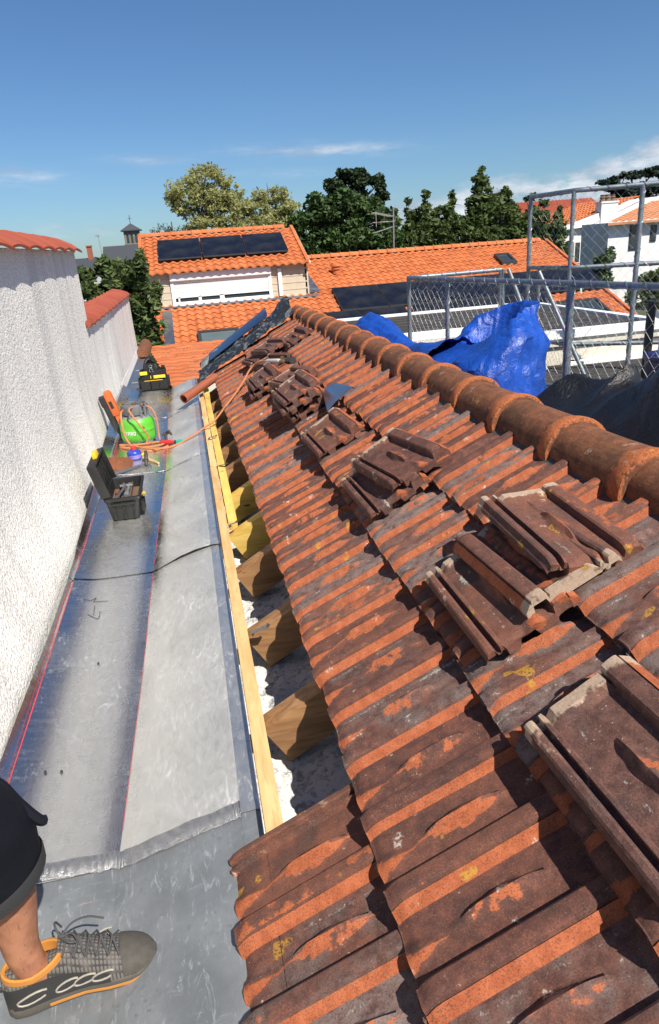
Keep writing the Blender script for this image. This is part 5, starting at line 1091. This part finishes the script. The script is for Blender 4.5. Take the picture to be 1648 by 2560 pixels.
win = wf.build('window', WHITEPVC, bh)
m = MB(); m.box((-.30, dy + .012, -.2), (3.24, dy + .03, .0)); m.build('pane', GLASS, win)
m = MB()
for k in range(11): z = -.03 + .054 * k; m.box((-.30, dy - .035, z), (3.24, dy - .010, z + .047), bev=.006)
m.build('roller_shutter', WHITEPVC, win)
m = MB(); m.box((3.62, dy - .09, -.28), (3.76, dy - .02, .72), bev=.01); m.build('downpipe', WHITEPVC, bh)
m = MB(); m.box((-1.3, dy - .28, zm(27.25) + .04), (5.1, dy - .015, zm(27.3) + .085)); m.prism([(4.82, dy, zm(27.5) + .08), (5.25, dy, zm(27.5) + .08), (4.95, 30.3, zm(30.3) + .09), (4.82, 30.3, zm(30.3) + .09)], (0, 0, .01)); m.prism([(-.84, 26.95, zm(26.95) + .10), (-.50, 26.95, zm(26.95) + .10), (-.50, 23.9, zm(23.9) + .10), (-.84, 23.9, zm(23.9) + .10)], (0, 0, .01)); m.build('lead_flashing', ZINC2, bh)
# solar panels
def solar(xa, xb, ya, yb, zf, label, h=.14, skew=0.0):
    r = thing('solar_panel', label, 'solar panel', ((xa + xb) / 2, (ya + yb) / 2, zf((ya + yb) / 2) + h), 'solar panels on the orange roofs')
    M = Matrix(((1, 0, 0, 0), (0, 1, 0, 0), (0, SL, 1, 0), (0, 0, 0, 1)))
    m = MB(); m.box((xa + .012, ya + .012, zf(0) + h), (xb - .012, yb - .012, zf(0) + h + .04), M); m.build('glass', PANEL, r)
    m = MB()
    for a in ((xa, ya, xa + .012, yb), (xb - .012, ya, xb, yb), (xa + .012, ya, xb - .012, ya + .012), (xa + .012, yb - .012, xb - .012, yb)): m.box((a[0], a[1], zf(0) + h - .005), (a[2], a[3], zf(0) + h + .046), M)
    m.build('frame', DARKFRAME, r); m = MB()
    for y in (lerp(ya, yb, .25), lerp(ya, yb, .75)): m.box((xa - .05, y, zf(0) + h - .06), (xb + .05, y + .05, zf(0) + h - .02), M)
    m.build('mounting_bar', plain('aluminium_bar', (.6, .6, .6), .4, .7), r)
for k, (a, b) in enumerate(((-.72, .90), (.945, 2.56), (2.60, 4.20))): solar(a, b, 28.02, 29.80, zd, ['left solar panel of the three on the dormer roof', 'middle solar panel of the three on the dormer roof', 'right solar panel of the three on the dormer roof'][k])
for k in range(6): solar(5.68 + 1.82 * k, 5.68 + 1.82 * k + 1.79, 25.72, 27.5, zm, ['solar panel at the left end of the long row on the main roof', 'second solar panel from the left in the long row', 'third panel of the long row, behind the guard rail corner', 'fourth panel of the long row, behind the netting', 'fifth panel of the long row, behind the diagonal braces', 'solar panel at the right end of the long row on the main roof'][k])
for k in range(2): solar(4.4 + 1.82 * k, 4.4 + 1.82 * k + 1.79, 23.9, 25.62, zm, ['lower row solar panel mostly hidden by the ridge', 'lower row solar panel left of the blue tarpaulin'][k])
for k in range(3): solar(8.3 + 1.82 * k, 8.3 + 1.82 * k + 1.79, 23.9, 25.62, zm, ['lower row solar panel seen through the low guard netting', 'lower row solar panel behind the guard rail back corner', 'lower row solar panel next to the roof window'][k])
def rooflight(xa, xb, ya, yb, label, h=.12, gm=SKYGLASS):
    M = Matrix(((1, 0, 0, 0), (0, 1, 0, 0), (0, SL, 1, 0), (0, 0, 0, 1))); t = .12
    r = thing('roof_window', label, 'roof window', ((xa + xb) / 2, (ya + yb) / 2, zm((ya + yb) / 2))); m = MB()
    for a in ((xa, ya, xa + t, yb), (xb - t, ya, xb, yb), (xa + t, ya, xb - t, ya + t), (xa + t, yb - t, xb - t, yb)): m.box((a[0], a[1], zm(0)), (a[2], a[3], zm(0) + h + .04), M)
    m.build('frame', DARKFRAME, r); m = MB(); m.box((xa + t, ya + t, zm(0) + .02), (xb - t, yb - t, zm(0) + h), M); m.build('pane', gm, r)
rooflight(.30, 1.75, 23.75, 25.2, 'grey framed roof window at the lower left of the orange roof'); rooflight(13.32, 14.0, 28.6, 29.45, 'small dark roof window near the ridge of the orange roof', gm=GLASS); rooflight(13.7, 15.55, 23.75, 24.95, 'wide dark roof window low at the right of the orange roof', gm=GLASS)
va = thing('vent_tile', 'small orange vent cap poking up from the orange roof', 'roof vent', (6.25, 29.1, zm(29.1))); m = MB(); m.lathe([(.16, 0), (.15, .16), (.20, .18), (.20, .22), (.16, .23), (.16, .28), (.22, .30), (.20, .38), (.05, .42)], (6.25, 29.1, zm(29.1)), 16); m.build('cap', NEWTILE, va)
# aerial
an = thing('tv_aerial', 'tall rake shaped television aerial behind the orange roof ridge', 'aerial', (9.0, 31, .5)); m = MB(); m.tube([(9.3, 31, .3), (9.35, 31, 2.7)], .03, 8); m.build('mast', ANTMETAL, an); m = MB()
for zc, tilt in ((2.45, 28), (1.9, -28)):
    for k in range(7):
        x = 8.55 + .13 * k; z = zc + (x - 9.0) * -math.tan(radians(tilt)) * .45; m.tube([(x, 30.7, z), (x, 31.3, z)], .012, 4); m.tube([(8.45, 30.75 + .1 * k, zc + .55 * math.tan(radians(tilt)) * .45), (9.3, 30.75 + .1 * k, zc - .3 * math.tan(radians(tilt)) * .45)], .012, 4)
m.tube([(8.4, 31, 2.18), (9.4, 31, 2.18)], .02, 6); m.tube([(8.48, 30.7, 2.6), (8.48, 30.7, 2.0)], .015, 4); m.build('rods', ANTMETAL, an)

# ================================================================== HOUSES TO THE RIGHT
def gable_house(name, label, x0, x1, y0, y1, ze, zr, wall, roofm, ridge_axis='Y', wins=(), chim=None, over=.25):
    r = thing(name, label, 'house', ((x0 + x1) / 2, (y0 + y1) / 2, -3.3)); m = MB()
    if ridge_axis == 'Y':
        xm = (x0 + x1) / 2; m.prism([(x0, y0, -3.3), (x1, y0, -3.3), (x1, y0, ze), (xm, y0, zr), (x0, y0, ze)], (0, y1 - y0, 0))
    else:
        ym = (y0 + y1) / 2; m.prism([(x0, y0, -3.3), (x0, y0, ze), (x0, ym, zr), (x0, y1, ze), (x0, y1, -3.3)], (x1 - x0, 0, 0))
    m.build('wall', wall, r, smooth=False)
    m = MB(); n = 14
    for sd in (0, 1):
        rows = []
        for i in range(n):
            for e in (0, 1):
                t = (i + e) / n; h = .06 + (.05 if e == 0 else 0)
                if ridge_axis == 'Y':
                    xa = lerp(x0 - over, xm, t) if sd == 0 else lerp(x1 + over, xm, t); z = lerp(ze - over * (zr - ze) / (xm - x0), zr, t) + h; q = int((y1 - y0 + .2) / .08)
                    rows.append([(xa, y0 - .1 + .08 * k, z + .035 * sin(k * 2 * pi / 4)) for k in range(q)])
                else:
                    ya = lerp(y0 - over, ym, t) if sd == 0 else lerp(y1 + over, ym, t); z = lerp(ze - over * (zr - ze) / (ym - y0), zr, t) + h; q = int((x1 - x0 + .2) / .08)
                    rows.append([(x0 - .1 + .08 * k, ya, z + .035 * sin(k * 2 * pi / 4)) for k in range(q)])
        m.grid(rows, flip=(sd == 0) == (ridge_axis == 'X'))
    m.build('roof', roofm, r)
    for (axis, a, b, z0, z1) in wins:
        m = MB()
        if axis == 'F': lo, hi = (a, y0 - .06, z0), (b, y0 + .05, z1)
        else: lo, hi = (x0 - .06, a, z0), (x0 + .05, b, z1)
        m.box(lo, hi); f = m.build('window', DARKFRAME, r); m = MB()
        d = .02; e = .1
        if axis == 'F': m.box((lo[0] + e, lo[1] - d, lo[2] + e), (hi[0] - e, lo[1] + .01, hi[2] - e))
        else: m.box((lo[0] - d, lo[1] + e, lo[2] + e), (lo[0] + .01, hi[1] - e, hi[2] - e))
        m.build('pane', GLASS, f)
    return r
# nearest: white gable with the big chimney, its roof running up to the right
h1 = thing('house', 'white house with orange roof and tall white chimney seen through the netting', 'house', (28.5, 46, -3.3))
m = MB(); m.prism([(27.0, 45.0, -3.3), (32.2, 45.0, -3.3), (32.2, 45.0, 2.95), (30.6, 45.0, 2.66), (27.0, 45.0, 1.35)], (0, 9, 0)); m.box((25.2, 45.4, -3.3), (27.0, 53, 1.30)); m.build('wall', PLASTER, h1, smooth=False)
m = MB(); rows = []
for i in range(12):
    for e in (0, 1):
        t = (i + e) / 12; x = lerp(24.9, 31.0, t); rows.append([(x if k > 0 else x, 45.25 + .1 * k, lerp(1.2, 2.9, t) + .16 + (.05 if e == 0 else 0) + .04 * sin(k * pi / 2)) for k in range(80)])
m.grid(rows, flip=False); m.build('roof', NEWTILE, h1)
m = MB(); m.prism([(24.9, 45.2, 1.22), (27.0, 45.0, 1.38), (31.0, 45.0, 2.86), (31.0, 45.0, 3.0), (24.9, 45.2, 1.38)], (0, .25, 0)); m.build('verge', PLASTER, h1)
m = MB(); m.box((27.9, 44.95, .8), (29.1, 45.7, 2.75)); m.box((27.85, 44.9, 2.75), (29.15, 45.75, 2.85)); ch = m.build('chimney', PLASTER, h1); m = MB()
for x, w in ((28.15, .2), (28.5, .25), (28.9, .17)): m.lathe([(w, 0), (w * .8, .18), (w * 1.1, .25), (w * .7, .32), (w * .85, .42)], (x, 45.3, 2.85), 10)
m.build('chimney_pots', plain('old_terracotta_pot', (.16, .10, .07), .9, var=.5), ch)
for (a, b, z0, z1) in ((25.5, 25.9, -.9, .4), (26.3, 26.8, -.9, .5)):
    m = MB(); m.box((a, 45.34, z0), (b, 45.42, z1)); f = m.build('window', GREYHOUSE, h1); m = MB(); m.box((a + .08, 45.32, z0 + .08), (b - .08, 45.345, z1 - .08)); m.build('pane', GLASS, f)
h2 = thing('house', 'grey white house with dark tall windows at the far right edge', 'house', (30, 42, -3.3))
m = MB(); m.box((25.4, 40.0, -3.3), (38, 43, 1.50)); m.build('wall', GREYHOUSE, h2)
m = MB(); rows = []
for i in range(14):
    for e in (0, 1):
        t = (i + e) / 14; xl = lerp(25.0, 29.6, t); rows.append([(lerp(xl, 38.5, k / 110), lerp(39.5, 42.0, t), lerp(1.42, 2.50, t) + .08 + (.05 if e == 0 else 0) + .04 * sin(k * pi / 2)) for k in range(111)])
m.grid(rows, flip=True); m.box((24.98, 39.46, 1.36), (38.5, 39.6, 1.5)); m.build('roof', PALETILE, h2)
for (a_, b_, z0, z1) in ((26.8, 27.5, -.15, 1.27), (28.2, 28.6, .25, 1.2), (30.0, 30.8, -.15, 1.2)):
    m = MB(); m.box((a_, 39.95, z0), (b_, 40.05, z1)); f = m.build('window', DARKFRAME, h2); m = MB(); m.box((a_ + .07, 39.93, z0 + .07), (b_ - .07, 39.955, z1 - .07)); m.build('pane', GLASS, f)
gable_house('house', 'house with weathered brown tile roof behind the white chimney', 27.2, 35.5, 55, 63, 1.9, 3.6, CREAM, REDTILE, 'X', (('F', 28, 28.8, -.5, .9),), over=.4)
# white low garden wall
m = MB(); m.box((19.5, 34, -3.3), (19.7, 42, -2.2)); tag(m.build('garden_wall', PLASTER), 'low white garden wall right of the orange roof', 'wall')

# ================================================================== CHURCH AND SLATE ROOFS FAR LEFT
ct = thing('church_tower', 'small stone church tower with slate cap far off on the left', 'tower', (-6.6, 120, -3.3)); m = MB(); m.box((-7.85, 120, -3.3), (-5.45, 122.4, 5.6)); m.box((-7.95, 119.9, 3.6), (-5.35, 122.5, 3.75)); m.build('shaft', STONE, ct)
m = MB(); m.prism([(-8.25, 119.6, 5.6), (-5.05, 119.6, 5.6), (-5.05, 122.8, 5.6), (-8.25, 122.8, 5.6)], (0, 0, .12)); a = [m.vert(p) for p in ((-8.2, 119.65, 5.72), (-5.1, 119.65, 5.72), (-5.1, 122.75, 5.72), (-8.2, 122.75, 5.72))]; t = m.vert((-6.65, 121.2, 6.75))
for i in range(4): m.face((a[i], a[(i + 1) % 4], t))
m.tube([(-6.65, 121.2, 6.7), (-6.65, 121.2, 7.9)], .05, 5); m.box((-6.95, 121.17, 7.4), (-6.35, 121.23, 7.46)); m.build('cap_roof', SLATE, ct, smooth=False)
for x in (-7.3, -6.65, -6.0):
    m = MB(); m.box((x - .17, 119.93, 3.9), (x + .17, 120.02, 5.1)); m.tube([(x, 119.93, 5.1), (x, 120.02, 5.1)], .17, 10); m.build('belfry_opening', GLASS, ct)
def slate_house(label, x0, x1, y0, ze, zr, chim):
    r = thing('house', label, 'house', ((x0 + x1) / 2, y0 + 4, -3.3)); m = MB(); m.box((x0, y0, -3.3), (x1, y0 + 8, ze)); m.build('wall', PLASTER, r); m = MB(); m.prism([(x0 - .3, y0 - .4, ze), (x0 - .3, y0 + 4, zr), (x0 - .3, y0 + 8.4, ze)], (x1 - x0 + .6, 0, 0)); f = m.build('roof', SLATE, r, smooth=False)
    if chim: m = MB(); m.box((chim, y0 + 3.4, zr - .6), (chim + .6, y0 + 4.4, zr + 1.5)); m.box((chim - .06, y0 + 3.3, zr + 1.4), (chim + .66, y0 + 4.5, zr + 1.55)); m.build('chimney', CHERRY, f)
slate_house('slate roofed white house with red chimney far left below the church', -17.5, -11.0, 100, .4, 2.0, -11.9)
slate_house('dark slate church hall roof beside the distant tower', -10.6, -4.0, 112, 1.4, 3.5, None)
ma_ = thing('street_mast', 'thin mast with small bracket far off above the slate roofs', 'mast', (-10.6, 111, 0)); m = MB(); m.tube([(-10.4, 108, 1.0), (-10.55, 108, 4.9)], .04, 5); m.build('pole', ANTMETAL, ma_); m = MB(); m.box((-10.9, 107.9, 4.7), (-10.4, 108.1, 4.95)); m.build('bracket', ANTMETAL, ma_)

# ================================================================== TREES
def leaf_blob(m, c, r, n, size, rnd, asp=1.9, flat=.5, surf=.5, droop=0.0):
    for _ in range(n):
        while True:
            p = Vector((rnd.uniform(-1, 1), rnd.uniform(-1, 1), rnd.uniform(-1, 1)))
            if p.length <= 1: break
        p *= (surf + (1 - surf) * rnd.random()) / max(p.length, .05) if rnd.random() < .7 else 1.0
        q = Vector((c[0] + p.x * r[0], c[1] + p.y * r[1], c[2] + p.z * r[2]))
        s_ = size * rnd.uniform(.6, 1.4); d = Vector((rnd.gauss(0, 1), rnd.gauss(0, 1), rnd.gauss(0, flat) - droop)).normalized(); e = d.orthogonal().normalized(); e = (Matrix.Rotation(rnd.uniform(0, 6.28), 3, d) @ e)
        a, b = d * s_ * asp * .5, e * s_ * .5
        m.face([m.vert(q - a), m.vert(q - a * .1 - b), m.vert(q + a), m.vert(q - a * .1 + b)])
def branches(m, base, tips, r0, rnd, wob=.3):
    for t in tips:
        b = Vector(base); t = Vector(t); d = t - b; L_ = d.length
        mid = [b + d * k + Vector((rnd.uniform(-1, 1), rnd.uniform(-1, 1), rnd.uniform(-.5, .8))) * wob * L_ * .12 for k in (.3, .6, .82)]
        m.tube([b] + mid + [t], [r0, r0 * .7, r0 * .45, r0 * .28, r0 * .12], 6)
        for k, q in ((.45, mid[0]), (.7, mid[1]), (.85, mid[2])):
            e = q + Vector((rnd.uniform(-1, 1), rnd.uniform(-1, 1), rnd.uniform(-.1, 1))).normalized() * L_ * .3; m.tube([q, q.lerp(e, .5) + Vector((0, 0, .05)), e], [r0 * .35, r0 * .22, r0 * .07], 5)
def tree(name, label, cat, leafm, trunk, blobs, seed, size, dens, tips=None, r0=.15, group=None, asp=1.9, wobble=.45, surf=.5, droop=0.0, sub=9, subr=.45):
    rnd = random.Random(seed); r = thing(name, label, cat, trunk[0], group); m = MB(); m.tube(trunk, [r0 * (1 - .5 * i / (len(trunk) - 1)) for i in range(len(trunk))], 9)
    branches(m, trunk[-1], tips if tips else [Vector(b[0]) for b in blobs], r0 * .5, rnd); m.build('trunk', BARK, r)
    m = MB()
    for c, rr in blobs:
        vol = rr[0] * rr[1] * rr[2]; k = max(5, int(1.25 * sub * (vol ** .33)))
        for _ in range(k):                                # leaf clumps scattered over the crown, with gaps between
            d = Vector((rnd.gauss(0, 1), rnd.gauss(0, 1), rnd.gauss(0, 1))).normalized() * rnd.uniform(.45, 1.0)
            cc = (c[0] + d.x * rr[0] * (1 - subr * .6), c[1] + d.y * rr[1] * (1 - subr * .6), c[2] + d.z * rr[2] * (1 - subr * .6)); q = rnd.uniform(.6, 1.15) * subr
            rc = (rr[0] * q, rr[1] * q, rr[2] * q); leaf_blob(m, cc, rc, int((2.6 if leafm is not LEAF_WILLOW else 1.5) * dens * (rc[0] * rc[1] * rc[2]) ** .667) + 8, size, rnd, asp, .6, surf, droop)
    m.build('crown', leafm, r, smooth=False); return r
def B(x, y, z, a, b=None, c=None): return ((x, y, z), (a, b if b else a, c if c else a))
tree('willow_tree', 'tall airy yellow green tree with visible branches behind the dormer', 'tree', LEAF_WILLOW, [(1.8, 45, -3.3), (1.85, 45, 0), (1.7, 45, 2.9)], [B(.9, 45, 4.9, 1.40, 1.46, 1.04), B(2.2, 45, 5.5, 1.46, 1.46, 0.98), B(3.0, 45, 4.6, 1.34, 1.46, 1.10), B(1.4, 45, 4.1, 1.10, 1.22, 0.73), B(.2, 45, 4.9, 0.85, 0.85, 0.49), B(3.5, 45, 3.7, 1.10, 1.22, 0.98), B(2.4, 45, 3.9, 1.10, 1.22, 0.85), B(.6, 45, 3.9, 0.73, 0.85, 0.61), B(1.9, 45, 3.1, 1.59, 1.22, 0.73), B(3.2, 45, 3.0, 1.22, 1.22, 0.73), B(4.0, 45, 4.3, 0.85, 1.10, 0.73), B(.1, 45, 4.2, 0.73, 0.98, 0.61), B(3.6, 45, 5.0, 0.73, 0.98, 0.61)], 3, .088, 300, tips=[(.4, 45, 5.0), (1.2, 45, 5.7), (2.3, 45, 6.2), (3.1, 45, 5.1), (.9, 45, 4.2), (3.6, 45, 4.0), (1.9, 45, 5.0), (2.7, 45, 4.4)], r0=.26, surf=.2, droop=.3, asp=2.4, subr=.36, sub=14)
tree('olive_tree', 'low pale green feathery tree right of the tall airy one', 'tree', LEAF_WILLOW, [(5.8, 46, -3.3), (5.9, 46, .5), (5.9, 46, 2.4)], [B(5.0, 46, 3.7, 1.10, 1.22, 0.85), B(6.0, 46, 4.4, 0.98, 1.10, 0.73), B(6.7, 46, 3.9, 1.10, 1.22, 0.85), B(5.8, 46, 3.1, 1.59, 1.22, 0.73), B(7.3, 46, 3.6, 0.73, 0.85, 0.73), B(4.3, 46, 3.0, 0.98, 1.10, 0.73), B(5.4, 46, 4.3, 0.85, 0.98, 0.73), B(6.6, 46, 4.5, 0.73, 0.98, 0.61), B(7.0, 46, 3.0, 1.22, 1.10, 0.73)], 5, .088, 300, tips=[(5.2, 46, 4.6), (5.9, 46, 5.2), (6.5, 46, 4.7), (7.1, 46, 4.3), (4.7, 46, 4.0)], r0=.2, surf=.2, droop=.3, asp=2.4, subr=.36, sub=14)
# small fir with upward shoots
fr_ = thing('fir_tree', 'small dark spiky fir top left of the dormer ridge', 'tree', (-.1, 42, -3.3)); rnd = random.Random(9); m = MB(); m.tube([(-.1, 42, -3.3), (-.1, 42, 3.2)], [.15, .03], 7); m.build('trunk', BARK, fr_); m = MB()
for k in range(70):
    x = rnd.uniform(-1.1, 1.0); a = Vector((x * .7 - .05, 42 + rnd.uniform(-.6, .6), 2.0 + rnd.uniform(-.3, .4))); b = a + Vector((x * .45 + rnd.uniform(-.2, .2), rnd.uniform(-.3, .3), (1.25 - abs(x) * .6) * rnd.uniform(.5, 1.0)))
    for q in range(26):
        t = rnd.random(); p = a.lerp(b, t); d = Vector((rnd.gauss(0, 1), rnd.gauss(0, 1), .7)).normalized() * .16; e = d.orthogonal().normalized() * .022; m.face([m.vert(p - e), m.vert(p + e), m.vert(p + d)])
m.build('crown', LEAF_FIR, fr_, smooth=False)
tree('evergreen_tree', 'dense dark green evergreen filling the middle behind the orange roofs', 'tree', LEAF_DARK, [(8.6, 40, -3.3), (8.6, 40, -.5), (8.7, 40, 1.2)], [B(6.9, 40, 2.6, 1.0, 1.1, .9), B(8.0, 40, 3.2, 1.1, 1.2, .9), B(9.3, 40, 3.3, 1.2, 1.2, .85), B(10.6, 40, 3.0, 1.1, 1.1, .8), B(11.6, 40, 2.4, 1.0, 1.1, .9), B(7.0, 40, 1.4, 1.0, 1.1, 1.0), B(8.4, 40, 1.7, 1.3, 1.2, 1.2), B(10.0, 40, 1.8, 1.4, 1.2, 1.1), B(11.6, 40, 1.3, 1.2, 1.1, 1.0), B(6.3, 40, 1.9, .5, .7, .8), B(8, 40, .4, 1.8, 1, .9), B(11, 40, .4, 1.8, 1, .9)], 11, .16, 200, r0=.25, surf=.55, asp=1.7, sub=14)
tree('oak_tree', 'big dark round topped tree farthest back in the middle', 'tree', LEAF_OAK, [(17.3, 70, -3.3), (17.3, 70, 2), (17.3, 70, 4.2)], [B(15.2, 70, 6.4, 1.2, 1.4, 1.2), B(16.5, 70, 7.3, 1.3, 1.4, 1.0), B(18.0, 70, 7.1, 1.3, 1.4, 1.0), B(19.5, 70, 6.5, 1.1, 1.3, .9), B(17.0, 70, 5.6, 2.0, 1.6, 1.1), B(19.6, 70, 5.2, 1.2, 1.3, .9), B(14.6, 70, 5.0, 1.0, 1.2, .9)], 13, .28, 120, r0=.4, surf=.55, asp=1.6, sub=9)
for k, (x, z, w, lab) in enumerate(((13.6, 3.3, .75, 'narrow laurel tree beside the aerial, shortest of the laurels'), (14.6, 3.7, .8, 'pointed laurel tree just right of the aerial'), (16.3, 3.6, .95, 'laurel tree left of the tallest spire'), (18.2, 4.9, .95, 'tallest spire shaped laurel tree in the middle right'), (19.7, 3.9, .9, 'laurel tree right of the tallest spire'), (21.3, 3.2, .9, 'laurel tree behind the tall guard panel post'), (22.2, 2.9, .9, 'laurel tree just right of the tall guard rail post'), (15.4, 2.9, .9, 'lower laurel tree filling the gap left of the tall spire'), (12.7, 2.9, .9, 'laurel tree left of the aerial mast, touching the evergreen'), (23.2, 2.3, .9, 'rightmost laurel tree before the white house'))):
    tree('laurel_tree', lab, 'tree', LEAF_LAUREL, [(x, 42, -3.3), (x + .1, 42, -1), (x, 42, 1.0)], [B(x, 42, z - .1, w * .45, w * .5, .55), B(x - .15, 42, z - .8, w * .85, w * .8, .65), B(x + .2, 42, z - 1.4, w * 1.15, w, .75), B(x - .25, 42, z - 2.3, w * 1.15, w, .8), B(x + .3, 42, z - 3.0, w * 1.25, w, .9), B(x - .5, 42, z - 1.9, w, w, .8), B(x + .6, 42, z - 2.1, w, w, .8), B(x - .6, 42, z - 3.0, w * 1.1, w, .9)] + ([B(x, 42, z - 3.8, w * 1.2, w, .8)] if z > 3.5 else []), 20 + k, .16, 170, r0=.14, group='laurel trees behind the orange roof', surf=.35, asp=2.0, sub=9, subr=.42)
tree('cedar_tree', 'dark flat topped cedar behind the houses at the right edge', 'tree', LEAF_CEDAR, [(54, 80, -3.3), (54, 80, 2), (54, 80, 4.5)], [B(50.5, 80, 6.2, 1.6, 1.6, .5), B(53.0, 80, 6.6, 1.8, 1.6, .5), B(56.0, 80, 6.8, 2.0, 1.6, .55), B(58.5, 80, 6.2, 1.6, 1.6, .6), B(52.0, 80, 5.0, 2.4, 1.8, .7), B(56.0, 80, 5.0, 2.6, 1.8, .8), B(54.0, 80, 3.6, 3.4, 1.8, .9)], 31, .3, 110, r0=.4, surf=.45, asp=2.0, sub=7)
tree('hedge_tree', 'bushy green tree close behind the low white wall on the left', 'tree', LEAF_HEDGE, [(-1.6, 16, -3.3), (-1.6, 16, -1.5), (-1.5, 16, -.3)], [B(-1.9, 16, .75, .5, .7, .42), B(-1.2, 16, 1.0, .45, .7, .45), B(-.85, 16, 1.15, .3, .5, .5), B(-1.6, 16, .1, .6, .8, .5), B(-1.0, 16, .3, .5, .7, .6), B(-1.0, 16, -.6, .6, .8, .7), B(-.75, 16.2, -.5, .25, .5, .5), B(-1.8, 16, -.7, .6, .8, .6), B(-2.4, 16, .4, .5, .7, .5), B(-1.4, 16.2, .6, .8, .6, .5), B(-1.4, 16.2, -.2, .9, .6, .6), B(-.9, 16.3, -1.0, .8, .6, .8), B(-2.0, 16.2, 1.1, .4, .5, .3), B(-1.5, 16.2, 1.25, .45, .5, .4), B(-.75, 16.2, .7, .4, .5, .6), B(-2.3, 16.4, .0, .8, .6, .8)], 41, .07, 1100, r0=.12, surf=.5, asp=2.3, sub=16, subr=.42)
tree('garden_shrub', 'dark rounded shrub in front of the white house wall', 'shrub', LEAF_DARK, [(24.6, 39, -3.3), (24.6, 39, -2.5), (24.6, 39, -1.8)], [B(24.5, 39, -.9, .7, .7, .8), B(24.75, 39, -.25, .5, .5, .6), B(24.4, 39, -1.8, .8, .7, .7)], 51, .16, 190, r0=.08)
for k, (x, z, lab) in enumerate(((23.0, -1.6, 'low shrub at the right verge of the orange roof'), (31.2, -.9, 'light green shrub under the dark window at the right edge'), (33.0, -.6, 'light green shrub at the far right below the grey white house'), (29.4, -1.3, 'light green shrub below the corner of the grey white house'))):
    tree('garden_shrub', lab, 'shrub', LEAF_HEDGE, [(x * .9, 37, -3.3), (x * .9, 37, -2.8), (x * .9, 37, -2.2)], [B(x * .9, 37, z - .3, 1.0, .9, .7), B(x * .9 + .4, 37, z - 1.1, 1.4, 1.0, .9), B(x * .9 - .8, 37, z - 1.2, .9, .9, .8)], 60 + k, .15, 170, r0=.06, group='shrubs in the right hand gardens')
